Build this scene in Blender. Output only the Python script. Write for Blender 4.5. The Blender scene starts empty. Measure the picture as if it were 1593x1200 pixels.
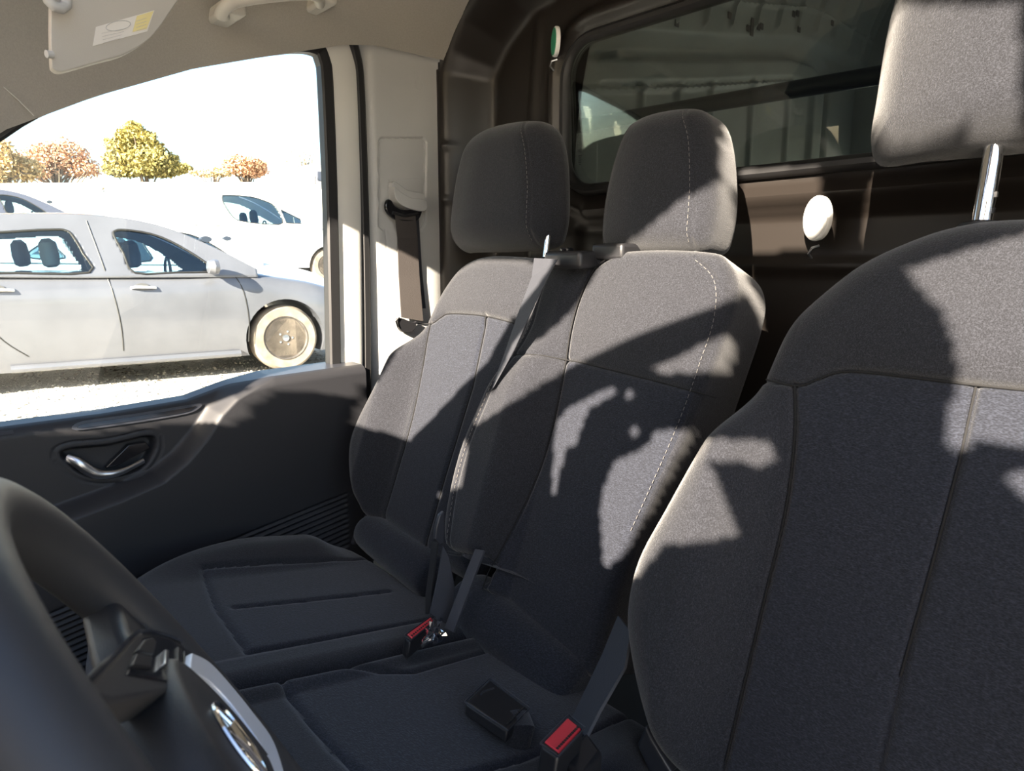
import bpy, bmesh, math, random
import numpy as np
from mathutils import Vector, Matrix, noise
random.seed(7)
S = bpy.context.scene
COL = S.collection
# ------------------------------------------------------------------ camera
F = 1050.0; TH = math.radians(43); PT = math.atan(190/F); EZ = 1.0
CP, SP, ST, CT = math.cos(PT), math.sin(PT), math.sin(TH), math.cos(TH)
cam_d = bpy.data.cameras.new('camera'); cam = bpy.data.objects.new('camera', cam_d); COL.objects.link(cam)
cam_d.sensor_fit = 'HORIZONTAL'; cam_d.sensor_width = 36; cam_d.lens = 36*F/1593
cam_d.clip_start = .01; cam_d.clip_end = 500
cam.location = (0, 0, EZ)
cam.rotation_euler = Vector((ST*CP, CT*CP, -SP)).to_track_quat('-Z', 'Y').to_euler()
S.camera = cam
cam_d.dof.use_dof = True; cam_d.dof.focus_distance = 1.5; cam_d.dof.aperture_fstop = 16
# ------------------------------------------------------------------ light
SUN = Vector((1, .35, -.5)).normalized()
sl = bpy.data.lights.new('sun', 'SUN'); so = bpy.data.objects.new('sun', sl); COL.objects.link(so)
sl.energy = 44; sl.angle = math.radians(.4); sl.color = (1, .86, .69)
so.rotation_euler = SUN.to_track_quat('-Z', 'Y').to_euler(); so.location = (-6, -4, 8)
wd = bpy.data.worlds.new('world'); S.world = wd; wd.use_nodes = True
nt = wd.node_tree; bg = nt.nodes['Background']
sky = nt.nodes.new('ShaderNodeTexSky'); sky.sky_type = 'NISHITA'; sky.sun_disc = False
sky.sun_elevation = math.radians(25); sky.sun_rotation = math.radians(250); sky.altitude = 50
sky.dust_density = 2.0
hsv = nt.nodes.new('ShaderNodeHueSaturation'); hsv.inputs['Saturation'].default_value = .95
nt.links.new(sky.outputs[0], hsv.inputs['Color']); nt.links.new(hsv.outputs[0], bg.inputs[0])
bg.inputs[1].default_value = .54
vs = S.view_settings; vs.view_transform = 'Standard'; vs.look = 'None'; vs.exposure = 0.0; vs.gamma = 1
S.cycles.max_bounces = 8; S.cycles.diffuse_bounces = 4; S.cycles.transparent_max_bounces = 16
S.cycles.use_denoising = True; S.cycles.sample_clamp_indirect = 8
# ------------------------------------------------------------------ measuring helpers
def ray(px, py):
    r = (px-796.5)/F; u = (600-py)/F; h = CP+SP*u; z = -SP+CP*u
    return Vector((ST*h+CT*r, CT*h-ST*r, z))
def P(px, py, X=None, Y=None, Z=None, O=None, N=None):
    d = ray(px, py)
    if X is not None: t = X/d.x
    elif Y is not None: t = Y/d.y
    elif Z is not None: t = (Z-EZ)/d.z
    else: t = Vector(N).dot(Vector(O)-Vector((0, 0, EZ)))/Vector(N).dot(d)
    return Vector((0, 0, EZ))+d*t
# ------------------------------------------------------------------ materials
def mat(name, col, rough=.6, metal=0, spec=.5, bump=0, bscale=200, var=0, vscale=50, coat=0, sheen=0, trans=0, emis=0, vcol=None, bdist=.001):
    m = bpy.data.materials.new(name); m.use_nodes = True; n = m.node_tree.nodes; L = m.node_tree.links
    b = n['Principled BSDF']; c = (*col, 1)
    b.inputs['Base Color'].default_value = c; b.inputs['Roughness'].default_value = rough
    b.inputs['Metallic'].default_value = metal; b.inputs['Specular IOR Level'].default_value = spec
    b.inputs['Coat Weight'].default_value = coat; b.inputs['Sheen Weight'].default_value = sheen
    b.inputs['Sheen Roughness'].default_value = .5
    tc = n.new('ShaderNodeTexCoord')
    if var:
        t = n.new('ShaderNodeTexNoise'); t.inputs['Scale'].default_value = vscale; t.inputs['Detail'].default_value = 4
        L.new(tc.outputs['Object'], t.inputs['Vector'])
        r = n.new('ShaderNodeValToRGB'); lo = tuple(x*(1-var) for x in col); hi = vcol or tuple(min(1, x*(1+var)) for x in col)
        r.color_ramp.elements[0].position = .3; r.color_ramp.elements[1].position = .7
        r.color_ramp.elements[0].color = (*lo, 1); r.color_ramp.elements[1].color = (*hi, 1)
        L.new(t.outputs['Fac'], r.inputs[0]); L.new(r.outputs[0], b.inputs['Base Color'])
    if bump:
        t2 = n.new('ShaderNodeTexNoise'); t2.inputs['Scale'].default_value = bscale; t2.inputs['Detail'].default_value = 3
        L.new(tc.outputs['Object'], t2.inputs['Vector'])
        bp = n.new('ShaderNodeBump'); bp.inputs['Strength'].default_value = bump; bp.inputs['Distance'].default_value = bdist
        L.new(t2.outputs['Fac'], bp.inputs['Height']); L.new(bp.outputs[0], b.inputs['Normal'])
    return m
def fabric(name, col, rib=0, scale=1.0):
    m = mat(name, col, rough=.95, spec=.15, sheen=.2); n = m.node_tree.nodes; L = m.node_tree.links; b = n['Principled BSDF']
    tc = n.new('ShaderNodeTexCoord'); mp = n.new('ShaderNodeMapping'); L.new(tc.outputs['Object'], mp.inputs[0])
    v = n.new('ShaderNodeTexVoronoi'); v.inputs['Scale'].default_value = 760*scale; L.new(mp.outputs[0], v.inputs['Vector'])
    if rib: mp.inputs['Scale'].default_value = (.7, .45, 1.5)
    t = n.new('ShaderNodeTexNoise'); t.inputs['Scale'].default_value = 420*scale; t.inputs['Detail'].default_value = 2; L.new(mp.outputs[0], t.inputs['Vector'])
    mx = n.new('ShaderNodeMath'); mx.operation = 'MULTIPLY'; L.new(v.outputs['Distance'], mx.inputs[0]); L.new(t.outputs['Fac'], mx.inputs[1])
    r = n.new('ShaderNodeValToRGB'); r.color_ramp.elements[0].position = .05; r.color_ramp.elements[1].position = .5
    r.color_ramp.elements[0].color = (*[x*.55 for x in col], 1); r.color_ramp.elements[1].color = (*[x*2.1 for x in col], 1)
    L.new(mx.outputs[0], r.inputs[0]); L.new(r.outputs[0], b.inputs['Base Color'])
    bp = n.new('ShaderNodeBump'); bp.inputs['Strength'].default_value = .6; bp.inputs['Distance'].default_value = .0012
    L.new(mx.outputs[0], bp.inputs['Height']); L.new(bp.outputs[0], b.inputs['Normal'])
    return m
def glass(name, tint=(.93, .97, .96), refl=1.0):
    m = bpy.data.materials.new(name); m.use_nodes = True; n = m.node_tree.nodes; L = m.node_tree.links
    n.remove(n['Principled BSDF']); o = n['Material Output']
    tr = n.new('ShaderNodeBsdfTransparent'); tr.inputs[0].default_value = (*tint, 1)
    gl = n.new('ShaderNodeBsdfGlossy'); gl.inputs['Roughness'].default_value = .0; gl.inputs[0].default_value = (1, 1, 1, 1)
    fr = n.new('ShaderNodeFresnel'); fr.inputs[0].default_value = 1.5
    mu = n.new('ShaderNodeMath'); mu.operation = 'MULTIPLY'; mu.inputs[1].default_value = refl; L.new(fr.outputs[0], mu.inputs[0])
    mx = n.new('ShaderNodeMixShader'); L.new(mu.outputs[0], mx.inputs[0]); L.new(tr.outputs[0], mx.inputs[1]); L.new(gl.outputs[0], mx.inputs[2])
    L.new(mx.outputs[0], o.inputs[0]); return m
M = dict(
 fab=fabric('seat_fabric', (.0126, .0134, .0168)), fabi=fabric('insert_fabric', (.0120, .0136, .0192), rib=1),
 seam=mat('dark_seam_cord', (.003, .003, .0035), .9),
 thread=mat('thread', (.12, .115, .11), .8),
 liner=mat('headliner', (.345, .325, .29), .95, spec=.1, bump=.3, bscale=500, var=.05, vscale=300),
 visor=mat('visor_vinyl', (.46, .44, .40), .7, bump=.15, bscale=600),
 trim=mat('pillar_trim', (.42, .42, .41), .55, bump=.1, bscale=500, var=.03, vscale=8),
 paint=mat('cream_paint', (.62, .61, .57), .25, coat=.6),
 rubber=mat('black_rubber', (.012, .012, .013), .5),
 door=mat('door_plastic', (.018, .0185, .022), .55, bump=.25, bscale=700),
 doorl=mat('door_plastic_smooth', (.032, .034, .042), .35),
 gloss=mat('gloss_black', (.01, .01, .012), .12),
 blackp=mat('black_plastic', (.014, .014, .016), .4, bump=.1, bscale=500),
 bulk=mat('bulkhead_paint', (.0135, .0110, .0095), .36, spec=.4, bump=.06, bscale=25, bdist=.004),
 chrome=mat('chrome', (.85, .86, .88), .08, metal=1), silver=mat('silver_plastic', (.74, .77, .84), .38, metal=.35), satin=mat('satin_silver', (.62, .64, .68), .28, metal=1),
 wheel=mat('wheel_leather', (.028, .029, .032), .5, bump=.2, bscale=900, bdist=.0004),
 hub=mat('hub_plastic', (.026, .026, .028), .5, bump=.2, bscale=900),
 web=mat('webbing', (.05, .043, .04), .8, bump=.5, bscale=500), webd=mat('webbing_dark', (.028, .030, .038), .7, bump=.4, bscale=500),
 red=mat('red_button', (.62, .035, .05), .4), white=mat('white_plastic', (.85, .85, .83), .3),
 green=mat('green_disc', (.05, .30, .17), .4), grey=mat('grey_print', (.45, .45, .45), .6), yellow=mat('yellow_print', (.75, .66, .32), .6),
 label=mat('label_paper', (.72, .70, .66), .5),
 cargo=mat('cargo_paint', (.55, .56, .54), .45, var=.1, vscale=5), carg2=mat('cargo_dark', (.08, .08, .085), .5),
 glass=glass('window_glass', refl=.35), glassb=glass('tinted_glass', (.60, .65, .62), refl=1.0), cglass=glass('car_glass', (.74, .84, .88), refl=1.2),
 film=glass('clear_film', (.85, .88, .9), refl=3.0),
 floor=mat('floor_mat', (.012, .012, .013), .8),
 gravel=mat('gravel', (.50, .47, .42), .9, var=.35, vscale=30, bump=1, bscale=60, bdist=.02),
 stone=mat('gravel_stone', (.42, .38, .33), .9, var=.5, vscale=3), earth=mat('dark_earth', (.09, .07, .05), .9),
 carg=mat('grey_car_paint', (.115, .118, .138), .3, metal=.25, coat=.7, var=.12, vscale=3), carw=mat('white_car_paint', (.85, .85, .85), .3, coat=.5),
 cark=mat('dark_car_paint', (.05, .055, .08), .3, coat=.6), carb=mat('blue_car_paint', (.12, .22, .5), .25, coat=.8),
 cars=mat('silver_car_paint', (.6, .6, .62), .25, metal=.4, coat=.6),
 tire=mat('dusty_tire', (.20, .165, .135), .95, var=.25, vscale=12), rim=mat('steel_rim', (.07, .06, .055), .6, metal=.3, var=.4, vscale=30),
 cloth=mat('cream_upholstery', (.42, .40, .33), .8), dark=mat('dark_interior', (.02, .03, .05), .7),
 taill=mat('tail_lamp', (.7, .03, .05), .25), lamp=mat('lamp_lens', (.7, .72, .75), .1),
 wall=mat('concrete_wall', (.82, .78, .70), .9, var=.12, vscale=1.5),
 leafo=mat('olive_leaves', (.36, .30, .10), .8, var=.5, vscale=2), leafr=mat('russet_twigs', (.55, .33, .20), .9, var=.4, vscale=2),
 leafg=mat('dull_green_leaves', (.5, .45, .3), .9, var=.4, vscale=2), leafy=mat('tan_leaves', (.55, .40, .20), .9, var=.4, vscale=2),
 bark=mat('bark', (.16, .12, .09), .9),
)
# ------------------------------------------------------------------ object helpers
def thing(name, label, cat, loc=(0, 0, 0), group=None, rot=None):
    o = bpy.data.objects.new(name, None); COL.objects.link(o); o.location = loc; o.empty_display_size = .05
    if rot is not None: o.rotation_euler = rot
    o['label'] = label; o['category'] = cat
    if group: o['group'] = group
    return o
def tag(o, label, cat, group=None, kind=None):
    o['label'] = label; o['category'] = cat
    if group: o['group'] = group
    if kind: o['kind'] = kind
    return o
def wloc(o):
    v = Vector(o.location)
    return v if o.parent is None else v+wloc(o.parent)
def mobj(name, verts, faces, m, parent=None, smooth=True, local=False, sharp=None):
    me = bpy.data.meshes.new(name)
    me.from_pydata([tuple(v) for v in verts], [], [tuple(f) for f in faces]); me.validate(); me.update()
    o = bpy.data.objects.new(name, me); COL.objects.link(o)
    for mm in (m if isinstance(m, (list, tuple)) else [m]): me.materials.append(mm)
    if parent is not None:
        o.parent = parent
        if not local: o.location = -wloc(parent)
    elif not local:                                  # top level: origin at the base centre of the mesh
        V = np.array([tuple(v) for v in verts]); c = Vector(((V[:, 0].min()+V[:, 0].max())/2, (V[:, 1].min()+V[:, 1].max())/2, V[:, 2].min()))
        me.transform(Matrix.Translation(-c)); o.location = c
    if smooth:
        me.polygons.foreach_set('use_smooth', [True]*len(me.polygons))
        if sharp is not None: me.set_sharp_from_angle(angle=math.radians(sharp))
    return o
class MB:
    def __init__(s): s.v = []; s.f = []
    def add(s, v, f): k = len(s.v); s.v += [Vector(x) for x in v]; s.f += [tuple(i+k for i in q) for q in f]; return s
    def box(s, c, h, R=None):
        c = Vector(c); v = []
        for i in (-1, 1):
            for j in (-1, 1):
                for k in (-1, 1):
                    p = Vector((i*h[0], j*h[1], k*h[2])); p = R @ p if R is not None else p; v.append(c+p)
        return s.add(v, [(0, 1, 3, 2), (4, 6, 7, 5), (0, 4, 5, 1), (2, 3, 7, 6), (0, 2, 6, 4), (1, 5, 7, 3)])
    def tube(s, pts, r, n=12, cap=True, flat=None):
        pts = [Vector(p) for p in pts]; rs = r if isinstance(r, list) else [r]*len(pts); v = []; up = None
        for i, p in enumerate(pts):
            t = (pts[min(i+1, len(pts)-1)]-pts[max(i-1, 0)]).normalized()
            if up is None:
                up = Vector((0, 0, 1)) if abs(t.z) < .9 else Vector((1, 0, 0))
                if flat is not None: up = Vector(flat)
            a = t.cross(up).normalized(); up = a.cross(t).normalized()
            q = rs[i]; ra, rb = (q if isinstance(q, (list, tuple)) else (q, q))
            for k in range(n):
                w = 2*math.pi*k/n; v.append(p+a*math.cos(w)*ra+up*math.sin(w)*rb)
        f = [(i*n+k, i*n+(k+1) % n, (i+1)*n+(k+1) % n, (i+1)*n+k) for i in range(len(pts)-1) for k in range(n)]
        if cap: f += [tuple(range(n))[::-1], tuple((len(pts)-1)*n+k for k in range(n))]
        return s.add(v, f)
    def lathe(s, prof, O, A, n=32, sx=1, sy=1, U=None):
        A = Vector(A).normalized(); U = Vector(U) if U is not None else (Vector((0, 0, 1)) if abs(A.z) < .9 else Vector((1, 0, 0)))
        B = A.cross(U).normalized(); U = B.cross(A).normalized(); v = []
        for (r, h) in prof:
            for k in range(n):
                w = 2*math.pi*k/n; v.append(Vector(O)+A*h+B*math.cos(w)*r*sx+U*math.sin(w)*r*sy)
        m = len(prof)
        f = [(i*n+k, i*n+(k+1) % n, (i+1)*n+(k+1) % n, (i+1)*n+k) for i in range(m-1) for k in range(n)]
        f += [tuple(range(n))[::-1], tuple((m-1)*n+k for k in range(n))]
        return s.add(v, f)
    def prism(s, poly, d):
        n = len(poly); d = Vector(d); v = [Vector(p) for p in poly]+[Vector(p)+d for p in poly]
        return s.add(v, [tuple(range(n))[::-1], tuple(range(n, 2*n))]+[(i, (i+1) % n, n+(i+1) % n, n+i) for i in range(n)])
    def grid(s, fn, us, vs_, closed_u=False):
        v = [fn(u, w) for w in vs_ for u in us]; nu = len(us)
        return s.add(v, [(j*nu+i, j*nu+(i+1) % nu, (j+1)*nu+(i+1) % nu, (j+1)*nu+i) for j in range(len(vs_)-1) for i in range(nu if closed_u else nu-1)])
    def strip(s, L, R, th, n=None):
        """a ribbon between two edge polylines with a thickness"""
        L = [Vector(p) for p in L]; R = [Vector(p) for p in R]; v = []; f = []
        for i in range(len(L)):
            t = L[min(i+1, len(L)-1)]-L[max(i-1, 0)]; nn = t.cross(R[i]-L[i]).normalized()*th
            v += [L[i], R[i], R[i]+nn, L[i]+nn]
        for i in range(len(L)-1):
            for k in range(4): f.append((i*4+k, i*4+(k+1) % 4, i*4+4+(k+1) % 4, i*4+4+k))
        f += [(3, 2, 1, 0), tuple((len(L)-1)*4+k for k in range(4))]
        return s.add(v, f)
    def build(s, name, m, parent=None, smooth=True, local=False, sharp=35, bevel=0, seg=3, sub=0):
        bm = bmesh.new(); me = bpy.data.meshes.new('t'); me.from_pydata([tuple(x) for x in s.v], [], s.f); bm.from_mesh(me)
        bmesh.ops.recalc_face_normals(bm, faces=bm.faces); bm.to_mesh(me); bm.free()
        vv = [x.co.copy() for x in me.vertices]; ff = [tuple(p.vertices) for p in me.polygons]; bpy.data.meshes.remove(me)
        o = mobj(name, vv, ff, m, parent, smooth, local, sharp)
        if bevel:
            b = o.modifiers.new('b', 'BEVEL'); b.width = bevel; b.segments = seg; b.limit_method = 'ANGLE'; b.harden_normals = False
        if sub:
            b = o.modifiers.new('s', 'SUBSURF'); b.levels = sub; b.render_levels = sub
        return o
def smooth_poly(pts, n=6, closed=True):
    out = []; N = len(pts)
    rng = range(N) if closed else range(N-1)
    for i in rng:
        g = lambda k: np.array(pts[(i+k) % N] if closed else pts[min(max(i+k, 0), N-1)], float)
        p0, p1, p2, p3 = g(-1), g(0), g(1), g(2)
        for k in range(n):
            t = k/n
            out.append(tuple(.5*((2*p1)+(-p0+p2)*t+(2*p0-5*p1+4*p2-p3)*t*t+(-p0+3*p1-3*p2+p3)*t**3)))
    if not closed: out.append(tuple(pts[-1]))
    return out
def sst(x): x = np.clip(x, 0, 1); return x*x*(3-2*x)
def seg_dist(A, B, poly, closed=True):
    """distance of the points (A, B) to a polyline"""
    d = np.full(A.shape, 1e9); n = len(poly)
    for i in range(n if closed else n-1):
        x0, y0 = poly[i]; x1, y1 = poly[(i+1) % n]; dx, dy = x1-x0, y1-y0; L2 = dx*dx+dy*dy+1e-12
        t = np.clip(((A-x0)*dx+(B-y0)*dy)/L2, 0, 1); d = np.minimum(d, np.hypot(A-x0-t*dx, B-y0-t*dy))
    return d
def inside(A, B, poly):
    r = np.zeros(A.shape, bool); n = len(poly)
    for i in range(n):
        x0, y0 = poly[i]; x1, y1 = poly[(i+1) % n]
        if y0 == y1: continue
        c = ((y0 > B) != (y1 > B)) & (A < (x1-x0)*(B-y0)/(y1-y0)+x0); r ^= c
    return r
# ------------------------------------------------------------------ upholstered pads
def pad(outline, frame, t, R, base=None, seams=(), nu=120, nv=140, R2=.03, regions=None, parts=None, parent=None, sm=5):
    """a stuffed cushion: outline in (a, b), base height field, seams pressed in; split into parts by region"""
    O, A, B, N = [Vector(x) for x in frame]
    ol = smooth_poly(outline, sm) if sm else list(outline)
    pb = np.array(ol); b0, b1 = pb[:, 1].min()+1e-4, pb[:, 1].max()-1e-4
    s = np.linspace(0, 1, nv); s = .55*s+.45*(.5-.5*np.cos(s*math.pi)); bs = b0+(b1-b0)*s
    cu = np.linspace(0, 1, nu); cu = .6*cu+.4*(.5-.5*np.cos(cu*math.pi))
    Ag = np.zeros((nv, nu)); Bg = np.repeat(bs[:, None], nu, 1)
    for i, b in enumerate(bs):
        xs = []
        for k in range(len(ol)):
            x0, y0 = ol[k]; x1, y1 = ol[(k+1) % len(ol)]
            if (y0 <= b) != (y1 <= b): xs.append(x0+(x1-x0)*(b-y0)/(y1-y0))
        lo, hi = (min(xs), max(xs)) if xs else (0, 0)
        Ag[i] = lo+(hi-lo)*cu
    e = seg_dist(Ag, Bg, ol)
    bse = base(Ag, Bg) if base else np.zeros_like(Ag)
    def rnd(e, R): x = 1-np.minimum(e, R)/R; return R*(1-np.sqrt(np.maximum(0, 1-x*x)))
    dep = bse-rnd(e, R)
    for (pl, dp, wd_) in seams:
        d = seg_dist(Ag, Bg, pl, False); dep -= dp*np.exp(-(d/wd_)**2)
    dback = -t+rnd(e, R2)
    dback = np.minimum(dback, dep-.002)
    ev = np.array([tuple(A), tuple(B), tuple(N)]); Oa = np.array(tuple(O))
    Vf = Oa+Ag[..., None]*ev[0]+Bg[..., None]*ev[1]+dep[..., None]*ev[2]
    Vb = Oa+Ag[..., None]*ev[0]+Bg[..., None]*ev[1]+dback[..., None]*ev[2]
    nf = nv*nu; V = np.concatenate([Vf.reshape(-1, 3), Vb.reshape(-1, 3)])
    I = np.arange(nf).reshape(nv, nu)
    q = np.stack([I[:-1, :-1], I[:-1, 1:], I[1:, 1:], I[1:, :-1]], -1).reshape(-1, 4)
    ca = (Ag[:-1, :-1]+Ag[1:, 1:]).reshape(-1)/2; cb = (Bg[:-1, :-1]+Bg[1:, 1:]).reshape(-1)/2
    reg = regions(ca, cb) if regions else np.zeros(len(q), int)
    qb = q[:, ::-1]+nf
    edge = [I[0, :], I[:, -1], I[-1, ::-1], I[::-1, 0]]
    side = [(l[i], l[i]+nf, l[i+1]+nf, l[i+1]) for l in edge for i in range(len(l)-1)]
    out = []
    for k, (nm, mt) in enumerate(parts):
        fs = q[reg == k]
        if k == 0: fs = np.concatenate([fs, qb, np.array(side)])
        used, inv = np.unique(fs.reshape(-1), return_inverse=True)
        # shared normals across the split: tiny offset only through smooth shading
        out.append(mobj(nm, V[used], inv.reshape(-1, 4).tolist(), mt, parent, True, False, 60))
    return out, lambda a, b: None
def frame_at(O, rec, yaw=0):
    a = math.radians(rec); U = Vector((math.sin(a), 0, math.cos(a))); N = Vector((-math.cos(a), 0, math.sin(a)))
    A = Vector((0, 1, 0))
    if yaw: R = Matrix.Rotation(math.radians(yaw), 3, 'Z'); U, N, A = R @ U, R @ N, R @ A
    return (Vector(O), A, U, N)
def lp(fr, a, b, d): return fr[0]+fr[1]*a+fr[2]*b+fr[3]*d
def stitch(pts, parent, r=.00045, dash=.006, gap=.004):
    mb = MB(); acc = 0
    P_ = [Vector(p) for p in pts]; L = [0]
    for i in range(1, len(P_)): L.append(L[-1]+(P_[i]-P_[i-1]).length)
    def at(s):
        for i in range(1, len(P_)):
            if s <= L[i]: return P_[i-1].lerp(P_[i], (s-L[i-1])/max(1e-9, L[i]-L[i-1]))
        return P_[-1]
    s = 0
    while s < L[-1]-dash: mb.tube([at(s), at(s+dash)], r, 5); s += dash+gap
    return mb.build('stitching', M['thread'], parent)
def surf_line(fr, base, pts2, off=.0008):
    o = []
    for (a, b) in smooth_poly(pts2, 8, False):
        d = float(base(np.array([[a]]), np.array([[b]]))[0, 0]); o.append(lp(fr, a, b, d+off))
    return o

def seam_cord(lines, fr, base, drop, parent, r=.0011, clip=None):
    mb = MB()
    for pl_ in lines:
        pts = []
        for (a, b) in pl_:
            if clip and abs(a) > clip: continue
            d = float(base(np.array([[a]]), np.array([[b]]))[0, 0]); pts.append(lp(fr, a, b, d-drop))
        mb.tube(pts, r, 6)
    return mb.build('seam', M['seam'], parent)
# ================================================================== THE VAN'S CAB (setting)
ZE = [(-.25, .80), (.0, 1.02), (.10, 1.14), (.189, 1.224), (.342, 1.306), (.52, 1.386), (.654, 1.432), (.774, 1.471), (.86, 1.50), (.95, 1.517), (1.3, 1.525)]
def ze(x): return float(np.interp(x, [p[0] for p in ZE], [p[1] for p in ZE]))
def liner_z(x, y):
    zr = 1.66+.08*min(1, max(0, (x-.05)/.6)); u = min(1, abs(y-.61)/.89)
    e = ze(x) if y > .61 else max(ze(x), 1.60)
    return e+(zr-e)*(1-u**(6 if y > .61 else 4))
def xf(y): return .30-.50*min(1, max(0, (y-.62)/.35))**1.2         # front edge of the roof, curved
YW = 1.50                                            # passenger side inner face; driver side is at 1.22-1.50
ys = [.61+.89*math.sin(math.pi/2*k/48)**.8*sgn for sgn in (-1,) for k in range(48, 0, -1)]+[.61+.89*math.sin(math.pi/2*k/48)**.8 for k in range(49)]
def lx(y, t): return xf(y)+(1.18-xf(y))*t
g = MB().grid(lambda y, t: Vector((lx(y, t), y, liner_z(lx(y, t), y))), ys, [k/52 for k in range(53)])
g.grid(lambda y, t: Vector((lx(y, t), y, liner_z(lx(y, t), y)+.04)), ys, [k/52 for k in range(53)])
g.grid(lambda y, k: Vector((xf(y), y, liner_z(xf(y), y)+.04*k)), ys, [0, 1])
o = g.build('ceiling', M['liner'], sharp=60); o['kind'] = 'structure'
# seam where the roof lining meets the windscreen pillar
sp = [P(x, y, Y=1.478) for x, y in ((-30, 104), (0, 130), (28, 155), (53, 180))]
mb = MB()
for sgn in (1,):                                     # windscreen pillar on the passenger side
    pts = []
    for (x, z) in ((-.95, .62), (-.6, .76), (-.25, .92), (-.05, 1.03), (.0, 1.07), (.02, 1.09)):
        pts.append(Vector((x, YW+.06, z)))
    mb.tube(pts, [(.045, .05)]*6, 14)
o = mb.build('trim_2', M['liner']); o['kind'] = 'structure'
# ---- outer roof skin
g = MB().grid(lambda y, x: Vector((x, y, 1.84-.22*(abs(y-.61)/1.0)**4)), [-.36+.0485*k for k in range(41)], [.34, .6, .8, 1.0, 1.27])
o = g.build('roof_panel', M['paint']); o['kind'] = 'structure'
# ---- floor, dashboard, cowl
o = MB().box((1.2, .61, .04), (2.3, 1.0, .03)).build('floor', M['floor'], smooth=False); o['kind'] = 'structure'
dp = MB(); prof = [(-.95, .62), (-.55, .70), (-.42, .71), (-.36, .68), (-.32, .55), (-.36, .30), (-.5, .10), (-.95, .10)]
dp.prism([(x, -.26, z) for x, z in prof], (0, 1.74, 0))
th = thing('dashboard', 'black dashboard running across the cab below the windscreen', 'dashboard', (-.6, .6, .1))
dp.build('dash_panel', M['blackp'], th, bevel=.015)
# ---- bulkhead behind the seats
def rbox(a0, a1, b0, b1, r, n=8):
    o = []
    for (cx, cy, s) in ((a1-r, b1-r, 0), (a0+r, b1-r, 1), (a0+r, b0+r, 2), (a1-r, b0+r, 3)):
        for k in range(n+1): w = math.pi/2*(s+k/n); o.append((cx+r*math.cos(w), cy+r*math.sin(w)))
    return o
WIN = rbox(.10, 1.165, 1.172, 1.51, .085)
PERIM = [(1.53, .2), (1.53, 1.50), (1.50, 1.56), (1.44, 1.63), (1.33, 1.70), (1.2, 1.73), (.61, 1.76), (0, 1.73), (-.11, 1.70), (-.22, 1.63), (-.28, 1.56), (-.31, 1.50), (-.31, .2)]
BX = 1.27
def bulk_x(Y, Z):
    Y = np.asarray(Y, float); Z = np.asarray(Z, float)
    d = seg_dist(Y, Z, PERIM, False)
    x = 1.155+(BX-1.155)*sst((d-.012)/.10)
    dw = seg_dist(Y, Z, WIN); ins = inside(Y, Z, WIN)
    x = x-.016*np.exp(-((dw-.045)/.016)**2)*(~ins)                     # pressed ring around the window
    x = x-.010*np.exp(-((Z-1.118)/.010)**2)*(Y < 1.1)*(d > .1)
    x = x+.014*sst((1.10-Z)/.02)*sst((1.15-Y)/.05)
    x = x-.012*np.exp(-((Z-.995)/.012)**2)*(d > .1)
    for (yy, z0, z1) in ((1.29, .5, 1.62), (1.24, 1.20, 1.36), (1.02, .4, 1.02), (.70, .4, .98)):   # upright swages
        m_ = sst((Z-z0)/.04)*sst((z1-Z)/.04); x = x-.007*np.exp(-((Y-yy-.10*np.maximum(0, Z-1.3)**1*(-1))/.012)**2)*m_
    for zz in (1.31, 1.17): x = x-.010*np.exp(-((Z-zz)/.007)**2)*sst((.05-d)/.03)*sst((d-.008)/.01)*(Y > .6)
    return x
ny, nz = 230, 190
Yg, Zg = np.meshgrid(np.linspace(-.31, 1.53, ny), np.linspace(.2, 1.76, nz)); Xg = bulk_x(Yg, Zg)
ok = ~inside((Yg[:-1, :-1]+Yg[1:, 1:])/2, (Zg[:-1, :-1]+Zg[1:, 1:])/2, WIN) & inside((Yg[:-1, :-1]+Yg[1:, 1:])/2, (Zg[:-1, :-1]+Zg[1:, 1:])/2, PERIM)
I = np.arange(ny*nz).reshape(nz, ny); q = np.stack([I[:-1, :-1], I[1:, :-1], I[1:, 1:], I[:-1, 1:]], -1)[ok]
V = np.stack([Xg, Yg, Zg], -1).reshape(-1, 3); used, inv = np.unique(q.reshape(-1), return_inverse=True); q = inv.reshape(-1, 4)
V = V[used]
o = mobj('wall_rear', V, q.tolist(), M['bulk'], None, True, False, 50); o['kind'] = 'structure'
sm_ = o.modifiers.new('s', 'SOLIDIFY'); sm_.thickness = .004; sm_.offset = 0
# ---- window in the bulkhead: glass, rubber ring
wt = bpy.data.objects.new('window_1', None); COL.objects.link(wt); wt['kind'] = 'structure'; wt.location = (BX, .63, 1.17)
mb = MB().tube([(BX-.006, a, b) for a, b in WIN+WIN[:1]], (.014, .018), 10, cap=False); mb.build('window_frame', M['rubber'], wt)
TL = math.tan(math.radians(4.5))
mb = MB().prism([(BX-.002-(b-1.34)*TL, a, b) for a, b in WIN], (.004, 0, 0)); mb.build('window_pane', M['glassb'], wt, smooth=False)
# small etched mark near the pane's corner
mk = MB(); c0 = P(902, 235, X=BX+.0015)
mk.tube([c0+Vector((0, .0065*math.cos(w), .0042*math.sin(w))) for w in np.linspace(0, 2*math.pi, 25)], .0005, 5)
for k in (-1, 1): mk.tube([c0+Vector((0, k*.003-.001, -.003)), c0+Vector((0, k*.003+.001, .003))], .0006, 5)
mk.tube([c0+Vector((0, .003, -.0006)), c0+Vector((0, -.003, .0006))], .0006, 5)
for k, (w_, n_) in enumerate(((.012, 6), (.007, 4), (.009, 5), (.010, 6), (.006, 3))):
    for j in range(n_): mk.box(c0+Vector((0, (w_/n_)*(j-n_/2), -.011-.005*k)), (.0002, w_/n_*.36, .0011))
mk.build('etched_mark', M['black'] if 'black' in M else M['rubber'], wt)
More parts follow.
